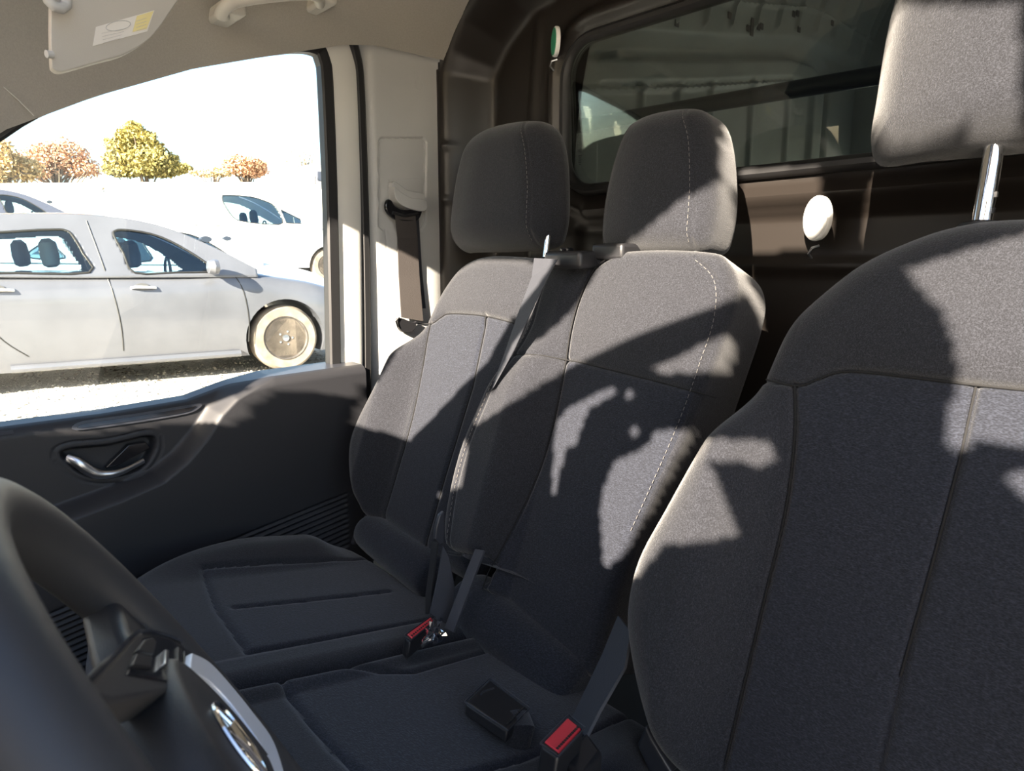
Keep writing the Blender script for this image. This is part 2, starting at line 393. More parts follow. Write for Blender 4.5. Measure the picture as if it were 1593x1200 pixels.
# ---- round discs on the bulkhead
def disc(px, py, r, m, label, n, rim):
    p = P(px, py, X=BX); x = min(float(bulk_x(p.y+r*a, p.z+r*b)) for a in (-.9, 0, .9) for b in (-.9, 0, .9)); p = P(px, py, X=x-.003-.57*r)
    t = thing('round_sensor_cap', label, 'cap', p)
    MB().lathe([(r*.98, .004), (r, .000), (r, -.003), (r*.96, -.005), (r*.84, -.006)], p, (.82, -.57, 0), 40).build('cap_rim', M['white'], t)
    MB().lathe([(r*.88, .0), (r*.88, -.0065), (r*.7, -.0075), (.001, -.0075)], p, (.82, -.57, 0), 40).build('cap_face', m, t)
    # little metal hook under it
    h = thing('wire_clip', 'bent metal clip under the %s round cap' % n, 'clip', p+Vector((-.006, -.004, -r-.02)))
    MB().tube([p+Vector((-.004, -.008, -r-.008)), p+Vector((-.014, .0, -r-.012)), p+Vector((-.012, .006, -r-.022)), p+Vector((-.002, .004, -r-.03))], .0022, 8).build('clip_wire', M['satin'], h)
disc(865, 65, .033, M['green'], 'green round cap with white rim on the black bulkhead', 'green', 1)
disc(1272, 340, .039, M['white'], 'white round cap on the sunlit bulkhead below the window', 'white', 0)
# ---- passenger side B pillar
zt = 1.517
def pill(px, py, Y=1.53): return P(px, py, Y=Y)
def pil_y(x, z):
    e = max(0, 1-(x-.936)/.03) if x < .966 else 0
    return 1.53+.03*(1-math.sqrt(max(0, 1-e*e)))
REC = [(590, 219), (594, 215), (658, 215), (663, 220), (662, 345), (655, 358), (602, 362), (590, 352)]
REC3 = [(pill(*p).x, pill(*p).z) for p in REC]
xs = np.concatenate([np.linspace(.936, .966, 12), np.linspace(.968, 1.16, 90)]); zs = np.concatenate([np.linspace(.30, 1.08, 30), np.linspace(1.085, 1.345, 100), np.linspace(1.35, 1.53, 16)])
Xp, Zp = np.meshgrid(xs, zs); Yp = np.vectorize(pil_y)(Xp, Zp)
dr = seg_dist(Xp, Zp, REC3); inr = inside(Xp, Zp, REC3); Yp = Yp+.005*inr*sst(dr/.004)+.006*np.exp(-(dr/.0016)**2)
cc = pill(652, 132); dc = np.abs(np.hypot(Xp-cc.x, Zp-cc.z)-.0125); Yp += .0015*np.exp(-(dc/.0012)**2)
g = MB(); nx = len(xs); I = np.arange(Xp.size).reshape(Xp.shape)
g.v = [Vector(t) for t in np.stack([Xp, Yp, Zp], -1).reshape(-1, 3)]
g.f = [tuple(int(i) for i in t) for t in np.stack([I[:-1, :-1], I[1:, :-1], I[1:, 1:], I[:-1, 1:]], -1).reshape(-1, 4)]
ptr = g.build('trim_1', M['trim'], sharp=60); ptr['kind'] = 'structure'
mb = MB().tube([cc+Vector((.0125*math.cos(w), -.0004, .0125*math.sin(w))) for w in np.linspace(0, 2*math.pi, 33)], .0005, 6, cap=False)
mb.build('screw_cover', M['trim'], ptr)
# door aperture: rubber seal, painted frame
def rail(pts, w, d, name, m, kind='structure'):
    """a profile following the door aperture in the XZ plane, w wide, from Y=d[0] to d[1]"""
    mb = MB(); L = []; R = []
    for i, p in enumerate(pts):
        a = Vector(pts[min(i+1, len(pts)-1)])-Vector(pts[max(i-1, 0)]); a.normalize(); nn = Vector((-a.y, a.x))
        L.append((p[0]-nn.x*w/2, p[1]-nn.y*w/2)); R.append((p[0]+nn.x*w/2, p[1]+nn.y*w/2))
    v = []
    for (l, r) in zip(L, R): v += [(l[0], d[1], l[1]), (l[0], d[0]+.006, l[1]), ((l[0]*3+r[0])/4, d[0], (l[1]*3+r[1])/4), ((l[0]+3*r[0])/4, d[0], (l[1]+3*r[1])/4), (r[0], d[0]+.006, r[1]), (r[0], d[1], r[1])]
    f = [(i*6+k, i*6+k+1, i*6+7+k, i*6+6+k) for i in range(len(pts)-1) for k in range(5)]
    mb.add(v, f); o = mb.build(name, m); o['kind'] = kind; return o
ap = [(-.2, .93), (.0, 1.12), (.189, 1.30), (.342, 1.39), (.52, 1.475), (.654, 1.525), (.76, 1.555), (.84, 1.565), (.893, 1.545), (.915, 1.49), (.921, 1.42), (.921, 1.2), (.918, 1.0), (.912, .8), (.905, .6), (.90, .2)]
ap = smooth_poly(ap, 5, False)
rail([(x, z) for x, z in ap], .026, (1.524, 1.58), 'trim_3', M['rubber'])
ap2 = [(-.2, .92), (.0, 1.11), (.189, 1.29), (.342, 1.378), (.52, 1.458), (.654, 1.503), (.74, 1.528), (.80, 1.534), (.845, 1.518), (.868, 1.475), (.874, 1.42), (.873, 1.2), (.868, 1.0), (.862, .8), (.856, .6), (.85, .2)]
# ---- body side behind
o = MB().box((1.16, 1.62, .8), (.30, .012, .9)).build('wall_right', M['paint'], smooth=False); o['kind'] = 'structure'
o = MB().box((1.10, -.33, .9), (.26, .012, .9)).build('wall_left', M['paint'], smooth=False); o['kind'] = 'structure'
# ---- passenger door
dt = bpy.data.objects.new('door_1', None); COL.objects.link(dt); dt['kind'] = 'structure'; dt.location = (.4, 1.55, .1)
fr_out = smooth_poly(ap2, 5, False)
mbf = MB(); n_ = len(fr_out)
def rail2(pts, w0, w1, y0, y1, name, m, lip=.004):
    v = []; c = []
    for i, p in enumerate(pts):
        a = (Vector(pts[min(i+1, len(pts)-1)])-Vector(pts[max(i-1, 0)])).normalized(); nn = Vector((-a.y, a.x))
        for (w_, y_) in ((w0, y1), (w0, y0+lip), (w0-(w0-w1)*.15, y0), (w1+(w0-w1)*.15, y0), (w1, y0+lip), (w1, y1)): v.append((p[0]+nn.x*w_, y_, p[1]+nn.y*w_))
    f = [(i*6+k, i*6+(k+1) % 6, i*6+6+(k+1) % 6, i*6+6+k) for i in range(len(pts)-1) for k in range(6)]
    return MB().add(v, f).build(name, m, dt)
rail2(fr_out, .034, -.036, 1.519, 1.548, 'door_frame', M['paint'])
rail2(fr_out, -.032, -.062, 1.513, 1.540, 'window_seal', M['rubber'])
# inner panel as a height field
C1 = [(P(x, y, Y=1.47).x, P(x, y, Y=1.47).z) for x, y in ((420, 578), (397, 590), (360, 612), (334, 639), (309, 678), (280, 712), (246, 740), (180, 768), (95, 799), (0, 832), (-200, 880))]
SW = C1+[(-.3, .05), (1.1, .05), (1.1, .80), (.62, .80)]
RH = smooth_poly([(P(x, y, Y=1.50).x, P(x, y, Y=1.50).z) for x, y in ((92, 706), (110, 696), (170, 690), (228, 677), (243, 683), (243, 700), (228, 725), (205, 738), (165, 745), (130, 740), (104, 722))], 5)
def belt(x): return float(np.interp(x, [-.4, .1, .30, .46, .55, .63, .80, 1.0], [.685, .705, .705, .712, .735, .748, .752, .752]))
def door_y(X, Z):
    d = seg_dist(X, Z, SW); ins = inside(X, Z, SW)
    sd = np.where(ins, d, -d)
    y = 1.50-.045*sst((sd+.012)/.03)
    bz = np.vectorize(belt)(X); e = np.clip(1-(bz-Z)/.022, 0, 1); y = y+.022*(1-np.sqrt(np.maximum(0, 1-e*e)))
    dr = seg_dist(X, Z, RH); ir = inside(X, Z, RH); y = y+.026*ir*sst(dr/.010)+.002*np.exp(-((dr-.010)/.0016)**2)*(~ir)
    line = .375+.14*(X-.31); k = (line-Z)/.0135                                   # speaker slats
    m_ = sst((line-Z)/.01)*sst((Z-.20)/.02)*sst((.80-X)/.02)*sst((X+.0)/.03)
    y = y+.006*m_*(.5-.5*np.cos(2*math.pi*k))
    y = y+.03*sst((line+.01-Z)/.12)*sst((.55-X)/.2)*.6
    return y
nx, nz = 330, 300
zz = np.linspace(0, 1, nz); xx = np.linspace(-.35, .862, nx); Xd, T = np.meshgrid(xx, zz)
Bz = np.vectorize(belt)(Xd); Zd = .12+(Bz-.12)*T; Yd = door_y(Xd, Zd)
V = np.stack([Xd, Yd, Zd], -1).reshape(-1, 3); I = np.arange(nx*nz).reshape(nz, nx)
q = np.stack([I[:-1, :-1], I[1:, :-1], I[1:, 1:], I[:-1, 1:]], -1).reshape(-1, 4)
top = [Vector(v) for v in V.reshape(nz, nx, 3)[-1]]
mobj('door_panel', V, q.tolist(), M['door'], dt, True, False, 60)
MB().add([v for v in top]+[Vector((v.x, 1.552, v.z+.004)) for v in top], [(i, i+1, nx+i+1, nx+i) for i in range(nx-1)]).build('belt_ledge', M['doorl'], dt)
MB().box((.26, 1.60, .36), (.62, .012, .30)).build('door_skin', M['paint'], dt)
wp = [(x, z) for x, z in fr_out if z > .71]
MB().prism([(x, 1.536, z) for x, z in [(-.3, .68)]+[(x-.035, z-.02) for x, z in wp]+[(.80, .68)]], (0, .004, 0)).build('window_pane', M['glass'], dt, smooth=False)
# slot in the ledge
sl_ = smooth_poly([(112, 664), (130, 655), (210, 644), (295, 630), (311, 628), (312, 633), (290, 644), (210, 658), (135, 668), (116, 669)], 4)
def door_pt(px, py, off=0):
    p = P(px, py, Y=1.5)
    for _ in range(6):
        y = float(door_y(np.array([p.x]), np.array([min(p.z, belt(p.x)-.0005)]))[0]); p = P(px, py, Y=y-off)
    return p
MB().prism([door_pt(x, y, .001) for x, y in sl_], (0, -.002, 0)).build('vent_bezel', M['doorl'], dt)
MB().prism([door_pt(x, y, .003) for x, y in smooth_poly([(121, 664), (135, 659), (210, 648), (290, 635), (303, 632), (303, 634), (285, 642), (210, 654), (135, 665), (122, 666)], 4)], (0, -.0012, 0)).build('vent_slot', M['gloss'], dt)
MB().prism([door_pt(x, y, .001) for x, y in ((-2, 672), (20, 670), (22, 675), (-2, 678))], (0, -.002, 0)).build('lock_mark', M['doorl'], dt)
# release handle: silver lever, black bracket
hp = [door_pt(x, y) for x, y in ((101, 709), (116, 715), (135, 728), (152, 733), (180, 729), (222, 716))]
hp = [Vector((p.x, 1.492, p.z)) for p in hp]; hp[0].y = 1.505; hp[-1].y = 1.505
hh = [Vector(t) for t in smooth_poly([tuple(p) for p in hp], 5, False)]
MB().tube(hh, [(.006+.005*math.sin(math.pi*min(1, .15+i/len(hh)))**1, .004+.003*math.sin(math.pi*i/(len(hh)-1))) for i in range(len(hh))], 14, flat=(0, 1, 0)).build('door_handle', M['satin'], dt)
br = [door_pt(x, y) for x, y in ((196, 690), (222, 685), (232, 695), (175, 724), (160, 726))]
MB().prism([Vector((p.x, 1.524, p.z)) for p in br], (0, -.016, 0)).build('handle_bracket', M['gloss'], dt, bevel=.002)
# ---- driver's side: sill and roof rail only (the door stands open)
# ================================================================== CARGO SPACE BEHIND THE BULKHEAD
cg = lambda nm, mbx, m, kind='structure': mbx.build(nm, m, smooth=True)
BEAM = [(1.30, 1.60), (1.96, 1.73), (2.57, 1.84), (3.30, 1.985), (3.55, 2.0), (3.68, 1.96), (3.73, 1.88), (3.73, 1.2)]
def cyw(X, Z):
    X = np.asarray(X, float); Z = np.asarray(Z, float); y = np.full(X.shape, 1.60)
    d = seg_dist(X, Z, BEAM, False); zb = np.interp(X, [p[0] for p in BEAM[:5]], [p[1] for p in BEAM[:5]])
    up = sst((Z-zb-.03)/.03)
    y = y+.05*np.exp(-(d/.028)**4)                                                     # deep channel of the frame
    y = y-.05*up-.30*sst((Z-zb-.02)/.9)
    for k in range(14): x0 = 1.5+.19*k; y = y-.02*np.exp(-((X-x0)/.010)**2)*sst((Z-zb-.07)/.02)
    y = y-.012*np.exp(-((Z-zb-.17)/.006)**2)*up
    y = y+.03*sst((zb-.10-Z)/.02)*sst((X-1.9)/.03)*sst((3.6-X)/.03)                    # recessed lower panel
    for x0 in (2.18, 2.42, 2.66, 3.0, 3.35): y = y-.018*np.exp(-((X-x0)/.02)**4)*sst((zb-.10-Z)/.02)
    y = y-.02*np.exp(-((Z-(zb-.13))/.008)**2)*(X < 3.6)
    return y
Xc, Zc = np.meshgrid(np.linspace(1.30, 4.1, 380), np.linspace(.1, 2.45, 300)); Yc = cyw(Xc, Zc)
V = np.stack([Xc, Yc, Zc], -1).reshape(-1, 3); I = np.arange(Xc.size).reshape(Xc.shape)
o = mobj('wall_cargo', V, np.stack([I[:-1, :-1], I[1:, :-1], I[1:, 1:], I[:-1, 1:]], -1).reshape(-1, 4).tolist(), M['cargo'], None, True, False, 60); o['kind'] = 'structure'
hl = MB()
for (px, py) in ((1135, 24), (1241, 21), (1243, 46), (1295, 36), (1164, 44), (1170, 42), (1180, 42), (1185, 41), (1053, 36), (1235, 22)):
    p = P(px, py, Y=1.53); y = float(cyw(p.x, p.z)); p = P(px, py, Y=y-.006); hl.box(p, (.012, .002, .012 if px != 1170 else .035))
o = hl.build('trim_4', M['carg2']); o['kind'] = 'structure'
p = P(1305, 216, Y=1.62); cc_ = thing('cargo_side_cap', 'small pale round cap inside the cargo space seen through the bulkhead glass', 'cap', p)
MB().lathe([(.055, 0), (.06, .01), (.045, .02), (.04, .012), (.001, .012)], p, (0, -1, 0), 28).build('cap_disc', M['label'], cc_)
wb_ = MB(); wb_.box((4.1, .61, 1.375), (.02, 1.05, .025)); wb_.box((4.1, .45, 1.5), (.02, .80, .1)).box((4.1, .61, 2.05), (.02, 1.05, .45)).box((4.1, 1.64, 1.5), (.02, .04, .1)).box((4.1, .61, .25), (.02, 1.05, .2))
o = wb_.build('wall_back', M['cargo'], smooth=False); o['kind'] = 'structure'
wt2 = MB().box((4.1, 1.42, 1.5), (.004, .18, .1)).build('window_2', M['glassb'], smooth=False); wt2['kind'] = 'structure'
o = MB().box((2.7, -.40, 1.25), (1.42, .02, 1.2)).build('wall_cargo_left', M['cargo'], smooth=False); o['kind'] = 'structure'
g = MB().grid(lambda y, x: Vector((x, y, 2.42+.01*math.cos(x*12))), [-.4+.1*k for k in range(21)], [1.26+.03*k for k in range(96)])
g.grid(lambda y, z: Vector((1.275, y, z)), [-.4+.1*k for k in range(21)], [1.74, 2.0, 2.42])
o = g.build('ceiling_cargo', M['cargo']); o['kind'] = 'structure'
rt = thing('load_rail', 'dark round rail crossing the cargo space behind the bulkhead glass', 'rail', (1.34, .6, 1.33))
MB().tube([(1.345, -.25, 1.318), (1.345, .475, 1.328), (1.345, 1.0, 1.338), (1.345, 1.27, 1.342)], .0165, 20).build('rail_tube', M['bulk'], rt)
for s_ in (-.25, 1.27): MB().lathe([(.03, 0), (.03, .006), (.02, .01)], (1.345, s_, 1.33), (0, 1 if s_ < 0 else -1, 0), 20).build('rail_bracket', M['carg2'], rt)
# seam of the lining
mb = MB().tube(sp, .0012, 6); o = mb.build('trim_5', M['visor']); o['kind'] = 'structure'
# ================================================================== SEATS
ds = thing('driver_seat', 'dark grey fabric driver seat with shoulder and side bolsters, nearest seat on the right', 'seat', (.78, .175, .07))
ps = thing('double_passenger_seat', 'dark grey fabric double passenger bench with two headrests against the bulkhead', 'seat', (.7, .95, .07))
REG2 = [('backrest', M['fab']), ('insert_panel', M['fabi'])]
def seam_line(a0, b0): return a0
# --- driver backrest
frD = frame_at((.82, .175, .877), 20)
hD = [(.0, .193), (.045, .190), (.092, .177), (.155, .145), (.196, .100), (.222, .050), (.236, -.02), (.248, -.07), (.270, -.125), (.298, -.214), (.319, -.288), (.317, -.354), (.297, -.404), (.261, -.46), (.217, -.51), (.16, -.57), (.08, -.60)]
olD = hD+[(-a, b) for a, b in hD[::-1][:-1] if a > 0]
def baseD(a, b):
    w = np.abs(a); k = sst((-.02-b)/.10)
    y = (.058*k+.012)*sst((w-.168)/.075)
    y = y+.018*np.cos(np.clip(a/.2, -1, 1)*math.pi/2)*sst((b+.02)/.06)-.012*sst((b-.05)/.1)
    y = y+.010*np.cos(a/.166*math.pi)*0
    return y-.10*sst((-b-.50)/.12)
sdI = [(.166, -.55), (.164, -.30), (.163, -.18), (.172, -.09), (.186, -.026)]
tD = [(.25, -.022), (.186, -.026), (.160, -.014), (.137, -.003), (.10, .0), (.0, -.001), (-.10, .0), (-.137, -.003), (-.160, -.014), (-.186, -.026), (-.25, -.022)]
tDs = smooth_poly(tD, 6, False)
iD = smooth_poly(sdI, 6, False)
def insD(a, b):
    xt = np.interp(a, [p[0] for p in tDs[::-1]], [p[1] for p in tDs[::-1]]); wi = np.interp(b, [p[1] for p in iD], [p[0] for p in iD])
    return ((b < xt) & (np.abs(a) < wi)).astype(int)
pl = [(0, -.003), (.001, -.08), (.005, -.18), (.012, -.31), (.014, -.5)]
seD = [(tDs, .006, .0035), (iD, .006, .0035), ([(-a, b) for a, b in iD], .006, .0035), (pl, .005, .004)]
pad(olD, frD, .10, .05, baseD, seD, 300, 330, .035, insD, REG2, ds)
seam_cord([tDs, [p for p in iD if p[1] > -.5], [(-p[0], p[1]) for p in iD if p[1] > -.5], [p for p in pl if p[1] > -.45]], frD, baseD, .0035, ds, .0013, .222)
# --- driver cushion (under the wheel, mostly out of view) and base
frc = (Vector((.62, .175, .36)), Vector((0, 1, 0)), Vector((-.98, 0, .14)), Vector((.14, 0, .98)))
pad([(.25, 0), (.26, .2), (.25, .45), (.2, .52), (-.2, .52), (-.25, .45), (-.26, .2), (-.25, 0)], frc, .12, .05, lambda a, b: .03*sst((np.abs(a)-.16)/.08), [], 60, 60, .03, None, [('cushion', M['fab'])], ds)
MB().box((.40, .175, .20), (.26, .22, .12)).build('seat_base', M['blackp'], ds, bevel=.02)
sv = [P(x, y, X=.66) for x, y in ((1003, 1130), (1012, 1150), (1045, 1205), (1010, 1205), (990, 1160))]
MB().prism(sv, (.05, 0, 0)).build('side_cover', M['doorl'], ds, bevel=.004)
# --- headrests
def headrest(parent, cy, O, hw, tw, ht, t, R, posts, rec, seam_a=None, rr=.05, lean=0, collar=(), nu=110, nv=120):
    fr = frame_at(O, rec)
    ol = [(-hw*.88, 0), (-hw, .03), (-hw*1.0, .09), (-hw+(hw-tw)*.55, ht*.72), (-tw*.9, ht*.93), (-tw*.5, ht), (tw*.5, ht+lean), (tw*.9, ht*.93+lean), (hw-(hw-tw)*.55, ht*.72), (hw*1.0, .09), (hw, .03), (hw*.88, 0), (hw*.4, -.006), (-hw*.4, -.006)]
    base = lambda a, b: -.22*np.maximum(0, a)**2/hw*1.0-.12*a*a/hw-.03*np.abs(b/ht-.45)**2*1.2
    sa = hw*.80
    if seam_a: seam_a = seam_a
    seams = []
    ln = smooth_poly([(-sa*.98, -.0), (-sa, .05), (-sa*.96, ht*.45), (-sa*.80, ht*.75), (-tw*.55, ht*.97)], 8, False)
    seams = [(ln, .003, .003), ([(-a, b) for a, b in ln], .003, .003)] if O[0] > .93 else []
    pad(ol, fr, t, R, base, seams, nu, nv, .04, None, [('headrest', M['fab'])], parent)
    hr = parent.children[-1]
    def dd(a, b):
        ols = smooth_poly(ol, 5); e = float(seg_dist(np.array([a]), np.array([b]), ols)[0]); x = 1-min(e, R)/R
        return float(base(np.array([a]), np.array([b]))[0])-R*(1-math.sqrt(max(0, 1-x*x)))
    if O[0] > .93: stitch([lp(fr, a+.0045, b, dd(a+.0045, b)+.0006) for a, b in ln if b > .004], hr)
    for (py, z0, z1, r) in posts:
        a = math.radians(rec); top = O[2]+.03
        x0 = O[0]+t*.5
        p = MB().tube([(x0+(z0-O[2])*math.tan(a), py, z0), (x0+.03*math.tan(a), py, top)], r, 18)
        po = p.build('headrest_post', M['chrome'], parent)
        if r > .008:
            nb = MB()
            for k in range(3): nb.box((x0+(z0-O[2]+.015+.018*k)*math.tan(a)-.001, py-r*.85, z0+.022+.018*k), (.003, .0022, .003))
            nb.build('notch', M['rubber'], po)
    for (c, r, h) in collar:
        MB().lathe([(r*.85, -.03), (r*.97, -.004), (r, 0), (r*1.0, h*.6), (r*.92, h), (r*.5, h*1.15), (.001, h*1.15)], c, (math.sin(math.radians(20)), 0, math.cos(math.radians(20))), 28).build('post_collar', M['blackp'], parent)
    return fr
headrest(ds, .18, (.905, .183, 1.148), .190, .186, .28, .125, .055, [(.217, 1.02, 1.12, .0105), (.080, 1.02, 1.12, .0105)], 10,
         collar=[((.953, .216, 1.034), .028, .007), ((.953, .081, 1.034), .028, .007)], nu=150, nv=170)
headrest(ps, 1.15, (.955, 1.150, 1.045), .180, .140, .268, .125, .065, [(.985, .99, 1.05, .006)], 9,
         collar=[((1.02, .985, 1.002), .018, .006)])
headrest(ps, .722, (.955, .722, 1.030), .123, .092, .238, .140, .045, [(.655, .99, 1.04, .006), (.745, .99, 1.04, .006)], 9,
         collar=[((1.02, .640, 1.012), .021, .010)])
# --- outer backrest of the bench
frS = frame_at((.92, 1.10, .895), 20)
hS = [(-.17, .124), (-.05, .136), (.05, .134), (.112, .108), (.160, .045), (.188, -.04), (.212, -.11), (.240, -.199), (.270, -.283), (.275, -.346), (.245, -.41), (.20, -.46), (.16, -.495), (.0, -.515), (-.17, -.52), (-.19, -.45), (-.19, -.2), (-.19, 0), (-.19, .09)]
def baseS(a, b):
    w = np.abs(a+.03); k = sst((-.03-b)/.10)
    y = (.055*k+.005)*sst((w-.165)/.07)+.012*np.cos(np.clip((a+.03)/.2, -1, 1)*math.pi/2)*sst((b+.02)/.05)
    return y
tS = smooth_poly([(.23, -.036), (.151, -.031), (.118, -.014), (.086, -.004), (-.033, -.003), (-.144, -.016), (-.19, -.03)], 6, False)
iS = smooth_poly([(.135, -.56), (.130, -.454), (.124, -.248), (.147, -.056), (.151, -.031)], 6, False)
iS2 = [(-.055-a, b) for a, b in iS]
pS = [(-.034, -.003), (-.038, -.028), (-.048, -.15), (-.036, -.343), (-.03, -.55)]
def insS(a, b):
    xt = np.interp(a, [p[0] for p in tS[::-1]], [p[1] for p in tS[::-1]]); wi = np.interp(b, [p[1] for p in iS], [p[0] for p in iS])
    return ((b < xt) & (a < wi) & (a > -.055-wi)).astype(int)
pad(hS, frS, .09, .045, baseS, [(tS, .005, .004), (iS, .005, .004), (iS2, .005, .004), (pS, .005, .005)], 200, 230, .03, insS, REG2, ps)
seam_cord([tS[3:], [p for p in iS if p[1] > -.47], pS], frS, baseS, .003, ps)
# --- middle backrest, standing proud with thick bolsters
frM = frame_at((.90, .71, .88), 20)
hM = [(.16, .142), (.195, .13), (.212, .09), (.214, .0), (.212, -.07), (.232, -.16), (.250, -.24), (.252, -.32), (.240, -.40), (.21, -.435), (.13, -.425), (.126, -.46), (.120, -.485), (.0, -.515), (-.10, -.535), (-.115, -.51), (-.118, -.40), (-.135, -.27), (-.168, -.14), (-.183, -.02), (-.190, .06), (-.186, .105), (-.165, .138), (-.13, .150), (0, .152)]
def baseM(a, b):
    y = .050*sst((a-.085)/.075)*sst((.02-b)/.16)+.012*sst((a-.10)/.04)
    y = y+.012*np.cos(np.clip((a+.03)/.16, -1, 1)*math.pi/2)*sst((b+.06)/.06)
    y = y-.012*sst((-a-.165)/.03)
    return y
tM = smooth_poly([(.235, -.075), (.18, -.060), (.096, -.052), (0, -.058), (-.10, -.066), (-.163, -.072), (-.20, -.075)], 5, False)
iM = smooth_poly([(.128, -.60), (.123, -.457), (.116, -.408), (.090, -.215), (.096, -.052)], 6, False)
uM = smooth_poly([(.096, -.052), (.102, .02), (.098, .07), (.082, .115), (.05, .138)], 6, False)
rM = smooth_poly([(-.105, -.60), (-.108, -.516), (-.125, -.30), (-.158, -.143), (-.172, -.04), (-.178, .04), (-.165, .10), (-.12, .135)], 6, False)
eM = smooth_poly([(.175, .125), (.188, .08), (.190, 0), (.190, -.07), (.206, -.16), (.222, -.24), (.224, -.32), (.212, -.40), (.205, -.43)], 6, False)
def insM(a, b):
    xt = np.interp(a, [p[0] for p in tM[::-1]], [p[1] for p in tM[::-1]]); wi = np.interp(b, [p[1] for p in iM], [p[0] for p in iM]); ri = np.interp(b, [p[1] for p in rM], [p[0] for p in rM])
    return ((b < xt) & (a < wi) & (a > ri)).astype(int)
pad(hM, frM, .145, .022, baseM, [(tM, .004, .0035), (iM, .006, .004), (uM, .008, .005), (rM, .0025, .003), (eM, .003, .004)], 230, 260, .03, insM, REG2, ps)
bk = ps.children[-2]
seam_cord([tM[4:], [p for p in iM if p[1] > -.5], uM], frM, baseM, .003, ps)
stitch(surf_line(frM, baseM, [(a+.004, b) for a, b in eM[::6]], .0), bk); stitch(surf_line(frM, baseM, [(a+.004, b) for a, b in rM[::6] if b > -.5], .0005), bk)
# hem and gusset under the middle bolster
hem = [P(x, y, O=lp(frM, 0, 0, .03), N=frM[3]) for x, y in ((697, 860), (715, 863), (735, 859), (752, 852))]
MB().tube([Vector(t) for t in smooth_poly([tuple(p) for p in hem], 5, False)], .0035, 8).build('hem_piping', M['fab'], ps)
# --- lumbar rolls between backrests and cushions
def roll(pl0, pl1, r0, r1, name):
    A_, B_ = Vector(pl0), Vector(pl1); d = B_-A_
    pts = [A_+d*t for t in (0, .03, .1, .3, .5, .7, .9, .97, 1)]; rr = [.80, .92, .99, 1, 1, 1, .99, .92, .80]
    MB().tube(pts, [((r0+(r1-r0)*i/8)*rr[i], (r0+(r1-r0)*i/8)*.9*rr[i]) for i in range(9)], 28).build(name, M['fabi'], ps, sub=1)
ra_, rb_ = [P(x, y, O=lp(frS, 0, 0, -.012), N=frS[3]) for x, y in ((572, 822), (684, 903))]
roll(ra_, rb_, .044, .056, 'lumbar_roll')
rc_, rd_ = [P(x, y, O=lp(frM, 0, 0, -.014), N=frM[3]) for x, y in ((726, 930), (908, 1082))]
roll(rc_, rd_, .064, .058, 'lumbar_roll')
# --- bench cushion, two places
ac = math.radians(12); Oc = Vector((.715, 0, .355)); Uc = Vector((-math.cos(ac), 0, math.sin(ac))); Nc = Vector((math.sin(ac), 0, math.cos(ac)))
def cu(px, py, off=0):
    p = P(px, py, O=Oc+Nc*off, N=Nc)-Oc; return (p.y, p.dot(Uc))
frC = (Oc, Vector((0, 1, 0)), Uc, Nc)
ctl = {k: cu(*v) for k, v in dict(il=(315, 890), ir=(385, 1015), p0=(365, 945), p1=(605, 920), ir1=(640, 970), il1=(560, 870), m0=(345, 1027), m1=(640, 987), mm=(418, 1045), mf=(500, 1200)).items()}
yo = 1.375
cush_o = [(yo-.02, -.02), (yo, .12), (yo+.005, .25), (yo-.02, .37), (1.28, .47), (1.16, .54), (.95, .56), (.835, .55), (.832, .4), (.830, .0), (.84, -.03), (1.1, -.03)]
cush_m = [(.826, .0), (.826, .3), (.824, .53), (.75, .56), (.55, .56), (.47, .52), (.455, .3), (.46, .0), (.50, -.03), (.80, -.03)]
i1, i0, r0_, r1_ = ctl['il1'], ctl['il'], ctl['ir'], ctl['ir1']
inl = [(i1[0], -.02), (i1[0], .1), ((i1[0]+i0[0])/2, .25), i0, ((i0[0]*.5+r0_[0]*.5), (i0[1]+r0_[1])/2+.01), r0_, ((r0_[0]+r1_[0])/2, .25), (r1_[0], .1), (r1_[0], -.02)]
def reg_ins(poly):
    return lambda a, b: inside(a, b, poly).astype(int)
ctlp = [ctl['p1'], ((ctl['p0'][0]+ctl['p1'][0])/2, .22), ctl['p0']]
baseCo = lambda a, b: .035*sst((a-1.225)/.10)*sst(b/.10)*sst((.50-b)/.30)+.012*sst((r1_[0]-.0-a)/.03)
pad(cush_o, frC, .12, .035, baseCo, [(inl, .006, .005), (ctlp, .006, .005)], 130, 150, .03, reg_ins(inl), [('cushion', M['fab']), ('cushion_insert', M['fabi'])], ps)
mmx = ctl['mm']; inm = [(.785, -.02), (.775, .2), (mmx[0], mmx[1]), (.66, mmx[1]+.012), (.56, mmx[1]+.005), (.53, .2), (.53, -.02)]
pad(cush_m, frC, .12, .035, lambda a, b: .018*sst((a-.79)/.03), [(inm, .006, .005)], 130, 150, .03, reg_ins(inm), [('cushion', M['fab']), ('cushion_insert', M['fabi'])], ps)
MB().box((.45, .92, .17), (.30, .44, .10)).build('seat_base', M['blackp'], ps, bevel=.02)
# side shell / hinge cover by the door
hc = [P(x, y, Y=1.385) for x, y in ((575, 788), (582, 796), (556, 842), (545, 846), (548, 835))]
MB().prism(hc, (0, -.012, 0)).build('hinge_cover', M['doorl'], ps, bevel=.002)
